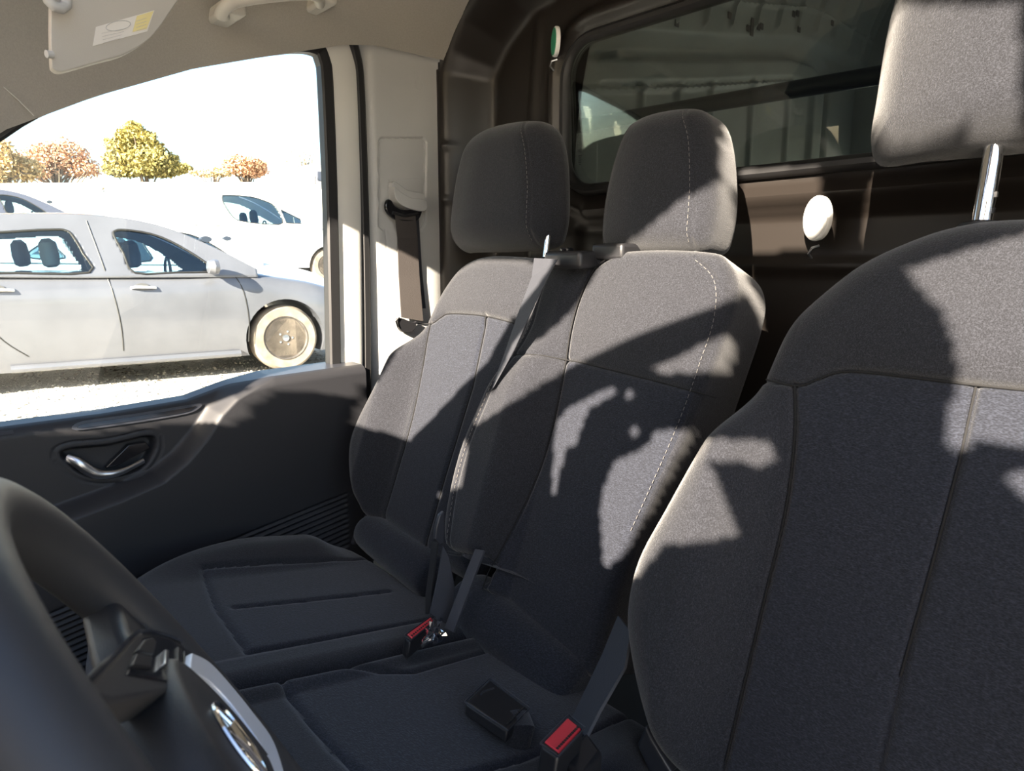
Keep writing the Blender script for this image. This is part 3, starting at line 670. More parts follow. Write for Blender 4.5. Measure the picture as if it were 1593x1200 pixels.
# ================================================================== BELTS AND BUCKLES
sb = thing('passenger_seat_belt', 'brown grey webbing seat belt hanging on the pale door pillar', 'seat belt', (1.03, 1.51, .86))
def pw(x, y, off): return P(x, y, Y=1.53-off)
Lw = [pw(614, 334, .020), pw(618, 370, .012), pw(620, 430, .010), pw(624, 494, .012)]
Rw = [pw(646, 336, .020), pw(649, 370, .012), pw(652, 430, .010), pw(658, 500, .012)]
MB().strip(Lw, Rw, .0016).build('webbing', M['web'], sb, smooth=False)
MB().strip([pw(640, 338, .008), pw(650, 420, .005), pw(656, 480, .005)], [pw(651, 338, .007), pw(656, 420, .004), pw(662, 480, .004)], .0014).build('webbing_rear', M['webd'], sb, smooth=False)
gd = smooth_poly([(597, 318), (600, 311), (606, 312), (612, 321), (625, 327), (640, 326), (648, 322), (653, 324), (653, 332), (648, 342), (640, 345), (618, 344), (606, 338), (598, 328)], 4)
MB().prism([pw(x, y, .010) for x, y in gd], (0, -.010, 0)).build('belt_guide', M['gloss'], sb, bevel=.003)
MB().tube([pw(611, 331, .022), pw(630, 336, .024), pw(650, 333, .022)], .004, 10).build('guide_bar', M['blackp'], sb)
lc = smooth_poly([(616, 497), (622, 495), (640, 502), (645, 500), (640, 514), (626, 517), (618, 510)], 4)
MB().prism([pw(x, y, .006) for x, y in lc], (0, -.010, 0)).build('belt_stop', M['blackp'], sb, bevel=.003)
MB().tube([pw(619, 509, .018), pw(616, 500, .018), pw(621, 494, .017)], .0022, 8).build('stop_edge', M['chrome'], sb)
ha = thing('belt_height_adjuster', 'pale grey plastic slider above the belt guide on the pillar', 'adjuster', pw(627, 325, .0))
MB().prism([pw(x, y, -.004) for x, y in smooth_poly([(605, 282), (608, 279), (650, 278), (654, 282), (654, 300), (650, 324), (625, 322), (606, 305)], 3)], (0, -.004, 0)).build('slider_track', M['trim'], ha, bevel=.0015)
MB().prism([pw(x, y, .002) for x, y in smooth_poly([(606, 284), (612, 286), (628, 297), (652, 302), (652, 312), (630, 309), (606, 295)], 3)], (0, -.020, 0)).build('slider_top', M['trim'], ha, bevel=.003)
MB().prism([pw(x, y, .0) for x, y in smooth_poly([(604, 292), (612, 299), (630, 309), (653, 313), (653, 328), (640, 329), (618, 322), (606, 310)], 3)], (0, -.030, 0)).build('slider_body', M['trim'], ha, bevel=.004)
# webbing between the two places of the bench
def pm(x, y, off): return P(x, y, O=lp(frS, 0, 0, off), N=frS[3])
mbt = thing('middle_seat_belt', 'narrow grey webbing strap running down between the two bench backrests', 'seat belt', pm(765, 605, .06))
L2 = [pm(x, y, .07) for x, y in ((832, 402), (828, 432), (806, 491), (786, 550), (763, 611))]
R2 = [pm(x, y, .085) for x, y in ((868, 404), (856, 425), (831, 477), (800, 545), (768, 603))]
MB().strip(L2, R2, .0016).build('webbing', M['webd'], mbt, smooth=False)
la = thing('backrest_release', 'black latch with small ring on top of the bench between its headrests', 'latch', pm(893, 408, .03))
c_ = pm(893, 405, .03); MB().box(c_, (.035, .045, .016)).build('latch_body', M['blackp'], la, bevel=.008)
MB().lathe([(.012, 0), (.013, .004), (.009, .006)], c_+Vector((-.02, 0, .016)), (0, 0, 1), 24).build('latch_ring', M['gloss'], la)
MB().box(pm(960, 392, .0), (.03, .035, .014)).build('latch_arm', M['blackp'], la, bevel=.006)
# stalks and buckles
def cpt(px, py, off): return P(px, py, O=Oc+Nc*off, N=Nc)
def vp(px, py, Y): return P(px, py, Y=Y)
def buckle(name, label, quad, off, m_top, depth, parent_extra=None, group=None):
    q = [cpt(x, y, off) for x, y in quad]; c = sum(q, Vector())/4
    t = thing('belt_buckle', label, 'buckle', c-Vector((0, 0, depth)), group)
    e1 = q[1]-q[0]; e2 = q[3]-q[0]; nn = e1.cross(e2).normalized(); nn = nn if nn.z > 0 else -nn
    MB().prism(q, -nn*depth).build('buckle_body', M['blackp'], t, bevel=.004)
    i = [c+(p-c)*.84 for p in q]; i = [p+nn*.0015 for p in i]
    if m_top is not None: MB().prism(i, -nn*.006).build('release_button', m_top, t, bevel=.0015, smooth=False)
    rim = [c+(p-c)*1.02+nn*.0008 for p in q]; rim.append(rim[0])
    MB().tube(rim, .0011, 8).build('buckle_edge', M['doorl'], t)
    # slot beside the button
    a = q[3]+(q[2]-q[3])*.12; b = q[3]+(q[2]-q[3])*.88; iv = (q[0]-q[3]).normalized()
    sb_ = MB()
    for k in range(12): sb_.box(a+(b-a)*(k/11)+iv*.006+nn*.0022, (.0012, .0012, .0006))
    sb_.build('slot_teeth', M['rubber'], t)
    return t, q, nn
b1, q1, n1 = buckle('b', 'red and black buckle half wrapped in clear film between the bench cushions', [(629, 990), (672, 959), (679, 964), (638, 998)], .045, M['red'], .030)
fl = MB(); fp = [(654, 1003), (664, 976), (672, 966), (690, 962), (686, 978), (695, 990), (680, 1000), (668, 1004)]
pts = [cpt(x, y, .05+.012*((i*7) % 3)) for i, (x, y) in enumerate(fp)]; cen = cpt(675, 985, .075)
pts = [Vector(t) for t in smooth_poly([tuple(p) for p in pts], 3)]
rng = random.Random(3); v = [cen]; f = []
for rr_ in (.35, .7, 1.0):
    for p in pts: v.append(cen.lerp(p, rr_)+Vector((rng.uniform(-1, 1), rng.uniform(-1, 1), rng.uniform(-1, 1)))*.004)
n3 = len(pts)
f = [(0, 1+i, 1+(i+1) % n3) for i in range(n3)]+[(1+k*n3+i, 1+k*n3+n3+i, 1+k*n3+n3+(i+1) % n3, 1+k*n3+(i+1) % n3) for k in range(2) for i in range(n3)]
o = mobj('plastic_wrap', v, f, M['film'], None, False); tag(o, 'crumpled clear plastic film around the smaller red buckle', 'plastic film')
b2, q2, n2 = buckle('b', 'large red and black belt buckle beside the driver seat', [(841, 1158), (884, 1114), (909, 1134), (868, 1178)], .085, M['red'], .07)
MB().prism([cpt(x, y, .06) for x, y in ((872, 1178), (912, 1136), (938, 1170), (905, 1215))], Vector((0, 0, -.05))).build('buckle_stalk', M['blackp'], b2, bevel=.006)
b3, q3, n3_ = buckle('b', 'plain black belt buckle lying on the middle bench cushion', [(724, 1093), (762, 1057), (823, 1103), (790, 1137)], .030, None, .018)
sh = q3[0].lerp(q3[3], .30).lerp(q3[1].lerp(q3[2], .30), .5)
MB().tube([cpt(748, 1081, .0445), cpt(751, 1077, .0445), cpt(768, 1071, .0445)], .0012, 8).build('slot_mark', M['doorl'], b3)
MB().tube([cpt(800, 1118, .02), cpt(808, 1135, .02), cpt(805, 1160, .0)], [(.022, .012), (.020, .011), (.016, .01)], 16).build('buckle_stalk', M['fab'], b3)
# grey blade and straps between the places
rl = thing('recline_lever', 'slim grey pointed lever standing between the bench backrests', 'lever', cpt(672, 955, .02))
MB().prism([vp(x, y, .905) for x, y in ((687, 794), (680, 800), (674, 822), (673, 838), (680, 846), (687, 843), (688, 820))], (0, -.008, 0)).build('lever_blade', M['doorl'], rl, bevel=.002)
MB().strip([vp(673, 842, .92), vp(670, 880, .91), vp(664, 925, .90), vp(663, 956, .89)], [vp(683, 845, .90), vp(678, 880, .895), (vp(673, 925, .885)), vp(672, 955, .88)], .003).build('lever_stalk', M['blackp'], rl)
wb = MB().strip([vp(688, 850, .90), vp(680, 900, .88), vp(668, 955, .86)], [vp(697, 868, .89), vp(706, 915, .87), vp(700, 975, .85)], .003)
wo = wb.build('lap_strap', M['webd']); tag(wo, 'dark lap strap rising from behind the film wrapped buckle', 'strap')
sg = MB().strip([vp(742, 856, .84), vp(722, 905, .835), vp(694, 978, .83)], [vp(756, 858, .82), vp(738, 905, .815), vp(708, 985, .81)], .006)
so_ = sg.build('seat_bracket', M['webd'], bevel=.001); tag(so_, 'slanting grey plastic bracket below the middle backrest', 'bracket')
sd2 = MB().strip([P(x, y, Y=.52) for x, y in ((965, 960), (940, 1020), (905, 1095), (893, 1120))], [P(x, y, Y=.47) for x, y in ((985, 985), (975, 1040), (935, 1110), (915, 1150))], .004)
so2 = sd2.build('driver_lap_strap', M['webd']); tag(so2, 'grey webbing strap running down to the large red buckle', 'strap')
# ================================================================== STEERING WHEEL
wn = Vector((.86765, -.08238, .49031)).normalized(); wW = Vector((.09453, .99552, 0)).normalized(); wV = wn.cross(wW).normalized(); wC = Vector((.08552, .30400, .76428)); wR = .1566
st = thing('steering_wheel', 'black steering wheel with silver trim and oval badge at lower left', 'steering wheel', wC-wn*.03)
def wl(a, b, o_): return wC+wW*a+wV*b+wn*o_
def wp_(px, py, o_): return P(px, py, O=wC+wn*o_, N=wn)
MB().tube([wl(wR*math.cos(w), wR*math.sin(w), 0) for w in np.linspace(0, 2*math.pi, 121)], .0175, 28, cap=False, flat=tuple(wn)).build('rim', M['wheel'], st)
def wplate(pts, th_, m, nm, bev=.002, par=None):
    return MB().prism(pts, -wn*th_).build(nm, m, par or st, bevel=bev)
def loc2(px, py, o_):
    q = wp_(px, py, o_)-wC; return (q.dot(wW), q.dot(wV))
# left and lower spokes, the near one is mirrored
for sg in (1, -1):
    pp = smooth_poly([(sg*.155, .030), (sg*.125, .040), (sg*.05, .035), (sg*.03, -.03), (sg*.06, -.07), (sg*.095, -.115), (sg*.135, -.08), (sg*.152, -.03)], 4)
    MB().prism([wl(a, b, .004) for a, b in pp], -wn*.022).build('spoke', M['hub'], st, bevel=.006, seg=4)
sp_ = [wp_(x, y, .0115) for x, y in ((124, 1076), (165, 1036), (205, 992), (222, 984), (246, 986), (275, 996), (303, 1012), (306, 1050), (260, 1075), (180, 1090))]
wplate(sp_, .018, M['hub'], 'switch_surround', .002)
hubo = smooth_poly([(.070, .016), (.048, .036), (0, .043), (-.048, .036), (-.070, .016), (-.070, -.03), (-.045, -.066), (0, -.076), (.045, -.066), (.074, -.03)], 8)
rings = [(1.10, -.045), (1.08, -.012), (1.03, .004), (.97, .0115), (.90, .0155), (.84, .0170), (.80, .0165), (.77, .0168), (.5, .0175), (.01, .0178)]
mb = MB(); nh = len(hubo)
vv = [wl(a*s_, b*s_, o_) for s_, o_ in rings for a, b in hubo]
mb.add(vv, [(i*nh+k, i*nh+(k+1) % nh, (i+1)*nh+(k+1) % nh, (i+1)*nh+k) for i in range(len(rings)-1) for k in range(nh)]); mb.build('airbag_cover', M['hub'], st, sharp=60)
bo = .0188
bd = MB().tube([wl(.0270*math.cos(w), .0170*math.sin(w), bo) for w in np.linspace(0, 2*math.pi, 49)], .0015, 8, cap=False)
for s_ in (-1, 1): bd.tube([wl(s_*.0120-.003, -.0130, bo), wl(s_*.0105, 0, bo+.0008), wl(s_*.0120+.003, .0130, bo)], (.0020, .0012), 8)
bd.tube([wl(-.011, -.002, bo+.0006), wl(0, .001, bo+.001), wl(.011, .002, bo+.0006)], (.0018, .0012), 8)
bd.build('badge', M['chrome'], st)
MB().prism([wl(.026*math.cos(w), .0162*math.sin(w), bo-.0002) for w in np.linspace(0, 2*math.pi, 40)[:-1]], -wn*.001).build('badge_field', M['gloss'], st)
MB().strip([wp_(x, y, .0165) for x, y in smooth_poly([(296, 1044), (324, 1058), (354, 1088), (388, 1132), (415, 1176), (430, 1235)], 5, False)], [wp_(x, y, .0200) for x, y in smooth_poly([(299, 1016), (326, 1030), (358, 1064), (395, 1110), (426, 1154), (446, 1215)], 5, False)], -.004).build('silver_trim', M['silver'], st, bevel=.0008)
pod = wplate([wp_(x, y, .0125) for x, y in ((198, 1048), (224, 992), (240, 988), (270, 997), (298, 1015), (297, 1046), (262, 1060))], .006, M['gloss'], 'button_pod', .0008)
for k, q in enumerate([[(214, 1012), (226, 994), (238, 992), (244, 999), (240, 1017)], [(206, 1034), (213, 1016), (238, 1022), (236, 1038)], [(277, 1006), (284, 1010), (284, 1038), (277, 1034)], [(287, 1012), (295, 1018), (295, 1042), (287, 1038)]]):
    wplate([wp_(x, y, .0138) for x, y in q], .003, M['blackp'], 'button', .0006)
wplate([wp_(x, y, .0155) for x, y in ((258, 1010), (264, 1012), (263, 1034), (257, 1032))], .004, M['satin'], 'scroll_switch', .0008)
MB().tube([wp_(x, y, .0125) for x, y in smooth_poly([(124, 1074), (165, 1034), (205, 991), (222, 983), (246, 985), (275, 995), (302, 1011)], 5, False)], .0011, 8).build('chrome_edge', M['chrome'], st)
MB().tube([wC-wn*.045, wC-wn*.25], [.045, .05], 24).build('column_cover', M['blackp'], st)
# ================================================================== SUN VISOR, GRAB HANDLE
vz = thing('sun_visor', 'beige sun visor with a warning label, folded beside the windscreen', 'sun visor', P(100, 105, Y=1.12))
vo = smooth_poly([(79, 20), (80, 95), (84, 108), (95, 112), (112, 108), (150, 97), (190, 86), (225, 66), (246, 45), (262, 22), (285, -12), (300, -40), (240, -60), (120, -40), (84, -10)], 3)
def vpl(x, y, o_=0): return P(x, y, O=Vector((.2625, 1.12-o_, 1.306)), N=Vector((-.35, 1, .30)))
MB().prism([vpl(x, y, .0) for x, y in vo], (0, .018, .0)).build('visor_panel', M['visor'], vz, bevel=.007, seg=5)
MB().prism([vpl(x, y, .0005) for x, y in ((144, 72), (149, 42), (240, 16), (229, 49))], (0, -.0006, 0)).build('warning_label', M['label'], vz, smooth=False)
MB().prism([vpl(x, y, .0012) for x, y in ((206, 50), (213, 25), (239, 17), (228, 45))], (0, -.0005, 0)).build('label_yellow', M['yellow'], vz, smooth=False)
lm = MB(); lm.tube([vpl(184+19*math.cos(w), 40-3*math.cos(w)+7.5*math.sin(w), .0016) for w in np.linspace(0, 2*math.pi, 33)], .0004, 6)
for k in range(4): lm.tube([vpl(158+2*k-k, 52+5*k-0, .0016), vpl(196-3*k, 44+5*k, .0016)], .0002, 5)
for k in range(4): lm.tube([vpl(212, 33+5*k, .002), vpl(228, 28+5*k, .002)], .0002, 5)
lm.build('label_print', M['grey'], vz)
MB().tube([vpl(70, -14, .012), vpl(76, 2, .014), vpl(84, 10, .016), vpl(95, 13, .016), vpl(103, 8, .012), vpl(104, -10, .010)], .0065, 14).build('visor_hinge', M['trim'], vz)
MB().tube([vpl(72, 84, .0), vpl(82, 85, .0)], .005, 12).build('visor_pin', M['trim'], vz)
gh = thing('grab_handle', 'beige grab handle fixed to the roof lining above the door', 'handle', P(420, 10, Y=1.40))
def gp(x, y, Y=1.37): return P(x, y, Y=Y)
hpts = [gp(352, 24, 1.44), gp(344, 22, 1.38), gp(352, 10, 1.345), gp(372, 2, 1.335), gp(410, -4, 1.33), gp(455, -8, 1.33), gp(482, -8, 1.335), gp(494, -4, 1.345), gp(497, 5, 1.38), gp(497, 6, 1.43)]
hs = [Vector(t) for t in smooth_poly([tuple(p) for p in hpts], 5, False)]
MB().tube(hs, [(.0125 if i < len(hs)*.3 else .010, .0105) for i in range(len(hs))], 16).build('grip', M['visor'], gh)
for (x, y, w_) in ((352, 20, .022), (497, 4, .017)): MB().box(gp(x, y, 1.425), (w_, .05, .014)).build('mount', M['visor'], gh, bevel=.008)
# ================================================================== OUTSIDE: GROUND
def gz(x, y): return 0.0+.028*max(0, y-8.2)**1.1
g = MB().grid(lambda x, y: Vector((x, y, gz(x, y)+.008*noise.noise(Vector((x*4, y*4, 0))))), [-12+.3*k for k in range(150)], [1.75+.3*k for k in range(130)])
g.grid(lambda x, y: Vector((x, y, -.05)), [-40+4*k for k in range(21)], [-30+4*k for k in range(9)])
o = g.build('ground', M['gravel']); o['kind'] = 'structure'
r_ = random.Random(11); gb = MB(); ico = [Vector(t) for t in ((0, 0, .7), (1, 0, 0), (0, 1, 0), (-1, 0, 0), (0, -1, 0), (0, 0, -.7))]
icf = [(0, 1, 2), (0, 2, 3), (0, 3, 4), (0, 4, 1), (5, 2, 1), (5, 3, 2), (5, 4, 3), (5, 1, 4)]
for k in range(5200):
    y = 2.6+r_.random()**1.5*5.6; x = y*r_.uniform(-.05, .62); s = r_.uniform(.008, .024)
    a = r_.random()*6.28; gb.add([Vector((x+s*(v.x*math.cos(a)-v.y*math.sin(a))*r_.uniform(.7, 1.2), y+s*(v.x*math.sin(a)+v.y*math.cos(a)), gz(x, y)+.004+s*v.z*.7)) for v in ico], icf)
o = gb.build('gravel_stones', M['stone'], smooth=False); tag(o, 'loose pale gravel stones strewn across the yard', 'gravel', kind='stuff')
r_ = random.Random(5); gb = MB()
for k in range(170):
    c = P(r_.choice([195, 205, 178, 120, 60, 420, 250])+r_.gauss(0, 16), 580+r_.gauss(0, 9), Z=.012); s = r_.uniform(.008, .02)
    a = r_.random()*3.14; gb.add([c+Vector((math.cos(a)*s*1.6, math.sin(a)*s, 0)), c+Vector((-math.sin(a)*s*.5, math.cos(a)*s*.5, .01)), c-Vector((math.cos(a)*s*1.6, math.sin(a)*s, 0)), c+Vector((math.sin(a)*s*.5, -math.cos(a)*s*.5, .006))], [(0, 1, 2, 3)])
o = gb.build('leaf_litter', M['earth'], smooth=False); tag(o, 'dark scraps of leaf litter on the pale gravel', 'leaves', kind='stuff')
# ================================================================== CARS
def prof_at(prof, x): return float(np.interp(x, [p[0] for p in prof], [p[1] for p in prof]))
def car(name, label, paint, loc, yaw, top, belt, roof, hw=.86, wb=2.55, tr=.31, cat='car', group=None, scale=1, doors=True, wheels=True, panes=None, detail=True, seats=True, front=.82, rear=-3.35, lowz=.17):
    """x forward with the front axle at 0; y to the left. body below the belt, glasshouse with real openings above it"""
    t = thing(name, label, cat, loc, group, (0, 0, yaw)); t.scale = (scale,)*3
    top = smooth_poly(top, 5, False); tx = [p[0] for p in top]
    xs = np.linspace(rear, front, 110)
    def halfw(x): e = max(0, (x-front+.7)/.7); e2 = max(0, (rear+.5-x)/.5); return hw*(1-.26*e**2.4-.12*e2**2)
    def ring(x):
        w = halfw(x); zt = prof_at(top, x); e = max(0, (x-front+.25)/.25); zl = lowz+.06*e
        e = max(0, (x-front+.06)/.06); zt = zt-.10*e*e
        return [(x, 0, zt+.025), (x, w*.55, zt+.018), (x, w-.14, zt), (x, w-.055, zt-.03), (x, w-.012, zt-.10), (x, w, zt-.22), (x, w-.004, (zt+zl)/2), (x, w-.02, zl+.10), (x, w-.05, zl), (x, 0, zl)]
    v = []; f = []
    for x in xs:
        rg = ring(x); v += [Vector(p) for p in rg]+[Vector((p[0], -p[1], p[2])) for p in rg[-2:0:-1]]
    n = 18
    f = [(i*n+k, i*n+(k+1) % n, (i+1)*n+(k+1) % n, (i+1)*n+k) for i in range(len(xs)-1) for k in range(n)]+[tuple(range(n))[::-1], tuple((len(xs)-1)*n+k for k in range(n))]
    body = MB().add(v, f).build('body', paint, t, local=True, sharp=50)
    # wheel arches
    for x0 in (0, -wb):
        cut = MB().lathe([(tr+.055, -1.3), (tr+.055, 1.3)], (x0, 0, tr), (0, 1, 0), 40); vv = cut.v
        me = bpy.data.meshes.new('c'); me.from_pydata([tuple(q) for q in vv], [], cut.f); me.update()
        cbm = bmesh.new(); cbm.from_mesh(me); bmesh.ops.recalc_face_normals(cbm, faces=cbm.faces)
        co = bpy.data.objects.new('cut', me); cbm.to_mesh(me); cbm.free(); COL.objects.link(co); co.parent = t; bpy.context.view_layer.update()
        md = body.modifiers.new('a', 'BOOLEAN'); md.operation = 'DIFFERENCE'; md.object = co; md.solver = 'EXACT'
        dg = bpy.context.evaluated_depsgraph_get(); me2 = bpy.data.meshes.new_from_object(body.evaluated_get(dg).id_data if False else body.evaluated_get(dg)); body.modifiers.clear()
        body.data = me2; bpy.data.objects.remove(co)
    MB().box((-wb/2, 0, .34), (wb/2+.40, hw-.20, .14)).build('underbody', M['rubber'], t, local=True, smooth=False)
    # side frames of the glasshouse (roof rail, pillars) as a plate with holes
    def lean(x, z, sgn):
        zb = prof_at(belt, x); k = max(0, z-zb); return sgn*(halfw(x)-.035-k*.30-k*k*.25)
    rf = smooth_poly(roof, 5, False)
    for sgn in (-1, 1):
        bmx = np.linspace(roof[0][0], roof[-1][0], 150)
        gx, gt = np.meshgrid(bmx, np.linspace(0, 1, 46)); Zb = np.interp(gx, [p[0] for p in belt], [p[1] for p in belt])-.02; Zr = np.interp(gx, [p[0] for p in rf], [p[1] for p in rf]); Zz = Zb+(np.maximum(Zr, Zb+.001)-Zb)*gt
        Yv = np.vectorize(lambda a, b: lean(a, b, sgn))(gx, Zz); I = np.arange(gx.size).reshape(gx.shape)
        holes = np.zeros(gx[:-1, :-1].shape, bool); cx = (gx[:-1, :-1]+gx[1:, 1:])/2; cz = (Zz[:-1, :-1]+Zz[1:, 1:])/2
        for p in panes: holes |= inside(cx, cz, p)
        q = np.stack([I[:-1, :-1], I[:-1, 1:], I[1:, 1:], I[1:, :-1]], -1)[~holes]
        V = np.stack([gx, Yv, Zz], -1).reshape(-1, 3); used, inv = np.unique(q.reshape(-1), return_inverse=True)
        so = mobj('side_frame', V[used], inv.reshape(-1, 4).tolist(), paint, t, True, True, 60)
        s_ = so.modifiers.new('s', 'SOLIDIFY'); s_.thickness = .03; s_.offset = 1 if sgn > 0 else -1
        for p in panes:
            wo = MB().prism([Vector((x, lean(x, z, sgn)-sgn*.004, z)) for x, z in p], (0, -sgn*.003, 0)).build('side_window', M['cglass'], t, local=True, smooth=False)
            if sgn < 0:
                pr = [Vector((x, lean(x, z, sgn)-.003, z)) for x, z in p]; pr.append(pr[0])
                MB().tube(pr, .008, 6, cap=False).build('window_rubber', M['rubber'], wo, local=True)
    # roof skin
    wr = lambda x, z: abs(lean(x, z, 1))
    rxs = [p[0] for p in rf]
    MB().grid(lambda u, k: Vector((rf[k][0], u*wr(rf[k][0], rf[k][1]), rf[k][1]+.035*(1-u*u)*min(1, k/6, (len(rf)-1-k)/6))), [-1+.1*i for i in range(21)], list(range(len(rf)))).build('roof', paint, t, local=True) if False else None
    k0 = next(i for i, p in enumerate(rf) if p[1] >= roof_line(rf, .9)); k1 = max(i for i, p in enumerate(rf) if p[1] >= roof_line(rf, .9))
    def sheet(ka, kb, m, nm, off=.0):
        return MB().grid(lambda u, k: Vector((rf[k][0], u*(wr(rf[k][0], rf[k][1])-off), rf[k][1]+.035*(1-u*u)-off*.3)), [-1+.1*i for i in range(21)], list(range(ka, kb+1))).build(nm, m, t, local=True)
    sheet(k0, k1, paint, 'roof'); sheet(k1, len(rf)-1, M['cglass'], 'windscreen', .02); sheet(0, k0, M['cglass'], 'rear_window', .02)
    # doors: shut lines, handles
    if doors:
        for j, x0 in enumerate(doors):
            dl = MB()
            zb = prof_at(belt, x0[0][0]); L = smooth_poly(x0, 4, False)
            def sy(x, z):
                w = halfw(x); zt = prof_at(top, x); zl = lowz
                return -float(np.interp(z, [zl, zl+.10, (zt+zl)/2, zt-.22, zt-.10, zt-.03], [w-.05, w-.02, w-.004, w, w-.012, w-.055]))
            dl.tube([Vector((x, (sy(x, z) if z < zb else lean(x, z, -1)-.001), z)) for x, z in L], .0055, 6); dl.build('door_gap', M['rubber'], t, local=True)
        for x0, z0 in ((-1.24, .80), (-2.20, .80)):
            h = MB().tube([Vector((x0, sy(x0, z0)-.004, z0+.004)), Vector((x0+.04, sy(x0, z0)-.028, z0+.008)), Vector((x0+.15, sy(x0, z0)-.028, z0+.004)), Vector((x0+.18, sy(x0, z0)-.004, z0))], (.012, .012), 10).build('door_handle', M['cars'], t, local=True)
            MB().lathe([(.055, 0), (.052, .004), (.001, .005)], (x0+.08, sy(x0, z0)-.001, z0+.01), (0, -1, 0), 24, 1, .55).build('handle_cup', M['carg2'], h, local=True)
        MB().tube([Vector((-wb+.45, -halfw(-1.2)+.02, lowz+.03)), Vector((-.42, -halfw(-.4)+.02, lowz+.03))], .03, 10).build('sill', paint, t, local=True)
        m_ = MB(); c = Vector((-.62, -hw-.10, .97)); ms = MB().lathe([(.02, -.05), (.075, -.04), (.095, .0), (.085, .035), (.03, .05)], c, (1, 0, 0), 24, 1.15, .72).build('wing_mirror', paint, t, local=True)
        MB().tube([c+Vector((0, .03, -.04)), c+Vector((.02, .17, -.05))], (.02, .016), 10).build('mirror_arm', M['blackp'], ms, local=True)
    if wheels:
        for x0 in (0, -wb):
            for sgn in (-1, 1):
                c = Vector((x0, sgn*(hw-.145), tr))
                w = MB().lathe([(tr*.62, .10), (tr*.90, .105), (tr*.985, .07), (tr, .0), (tr*.985, -.07), (tr*.9, -.09), (tr*.6, -.08)], c-Vector((0, sgn*.0, 0)), (0, sgn, 0), 48).build('tyre', M['tire'], t, local=True)
                if sgn < 0:
                    MB().lathe([(tr*.66, .1), (tr*.66, .108), (tr*.61, .10), (tr*.58, .075), (tr*.50, .07), (tr*.36, .085), (tr*.26, .10), (tr*.2, .09), (.002, .09)], c, (0, sgn, 0), 48).build('wheel_rim', M['rim'], w, local=True)
                    hb = MB()
                    for k in range(16): a = 6.283*k/16; hb.lathe([(.0125, .060), (.0125, .0885), (.001, .0890)], c+Vector((tr*.47*math.cos(a), 0, tr*.47*math.sin(a))), (0, sgn, 0), 10)
                    hb.build('vent_pattern', M['rubber'], w, local=True)
                    hb = MB()
                    for k in range(5): a = 6.283*k/5; hb.lathe([(.012, .09), (.010, .105), (.001, .107)], c+Vector((tr*.2*math.cos(a), 0, tr*.2*math.sin(a))), (0, sgn, 0), 8)
                    hb.lathe([(.035, .09), (.03, .11), (.001, .112)], c, (0, sgn, 0), 20)
                    hb.build('hub_nuts', M['satin'], w, local=True)
    if seats:
        for (x0, y0, m) in ((-1.15, -.36, M['dark']), (-1.15, .36, M['dark']), (-1.75, -.36, M['cloth']), (-1.95, .36, M['dark'])):
            zb = prof_at(belt, x0)
            s = MB().lathe([(.05, 0), (.10, .02), (.115, .10), (.10, .20), (.05, .235)], (x0, y0, zb+.06), (-.1, 0, 1), 20, .6, 1.2, (0, 1, 0)).build('headrest', m, t, local=True)
            MB().box((x0-.0, y0, zb-.18), (.07, .22, .20)).build('seat_back', m, t, local=True, bevel=.05)
        MB().box((-.55, 0, prof_at(belt, -.5)-.05), (.20, hw-.12, .06)).build('dash', M['dark'], t, local=True, bevel=.03)
        MB().tube([Vector((-.78, .36+.17*math.cos(w), prof_at(belt, -.8)+.0+.17*math.sin(w)*.9)) for w in np.linspace(0, 6.283, 25)], .014, 8, cap=False).build('wheel_ring', M['dark'], t, local=True)
        MB().lathe([(.05, -.07), (.055, 0), (.05, .07)], (-.48, 0, prof_at(belt, -.5)+.33), (0, 1, 0), 12, 1, .6).build('interior_mirror', M['dark'], t, local=True)
    return t
def roof_line(rf, k): m = max(p[1] for p in rf); lo = .9; return lo+(m-lo)*k
HB_top = [(-3.35, .80), (-3.2, .93), (-2.6, .925), (-1.6, .915), (-.9, .905), (-.45, .925), (-.25, .915), (.0, .87), (.3, .82), (.55, .74), (.70, .63), (.82, .45)]
HB_belt = [(-3.4, .93), (-2.6, .925), (-1.6, .905), (-.4, .90), (.2, .9)]
HB_roof = [(-3.18, .93), (-3.0, 1.10), (-2.75, 1.25), (-2.3, 1.345), (-1.9, 1.38), (-1.5, 1.39), (-1.15, 1.36), (-.85, 1.28), (-.5, 1.11), (-.22, .95)]
paneF = smooth_poly([(-1.20, .925), (-1.26, 1.08), (-1.31, 1.22), (-1.30, 1.265), (-1.22, 1.275), (-1.05, 1.25), (-.90, 1.19), (-.72, 1.07), (-.60, .965), (-.61, .93), (-.9, .925)], 3)
paneR = smooth_poly([(-1.52, .93), (-1.545, 1.08), (-1.60, 1.22), (-1.64, 1.26), (-1.72, 1.265), (-2.0, 1.24), (-2.33, 1.19), (-2.30, 1.05), (-2.22, .94), (-2.0, .93)], 3)
paneQ = smooth_poly([(-2.36, .96), (-2.42, 1.06), (-2.44, 1.14), (-2.52, 1.13), (-2.64, 1.05), (-2.70, .98), (-2.6, .95)], 3)
PSI = math.radians(-8)
fw = P(443, 519, Y=6.13)
hb_loc = (fw.x+.10, fw.y+.76, gz(0, 6.9))
gdoors = [[(-.42, .90), (-.36, .75), (-.33, .5), (-.345, .30)], [(-1.49, 1.34), (-1.41, .95), (-1.37, .75), (-1.34, .5), (-1.34, .29)], [(-2.30, .92), (-2.33, .80), (-2.25, .62), (-2.12, .42), (-1.98, .29)]]
car('grey_hatchback', 'dusty grey hatchback with steel front wheel, parked nearest outside the window', M['carg'], hb_loc, PSI, HB_top, HB_belt, HB_roof, panes=[paneF, paneR, paneQ], doors=gdoors)
def at(px, py, Y): return P(px, py, Y=Y)
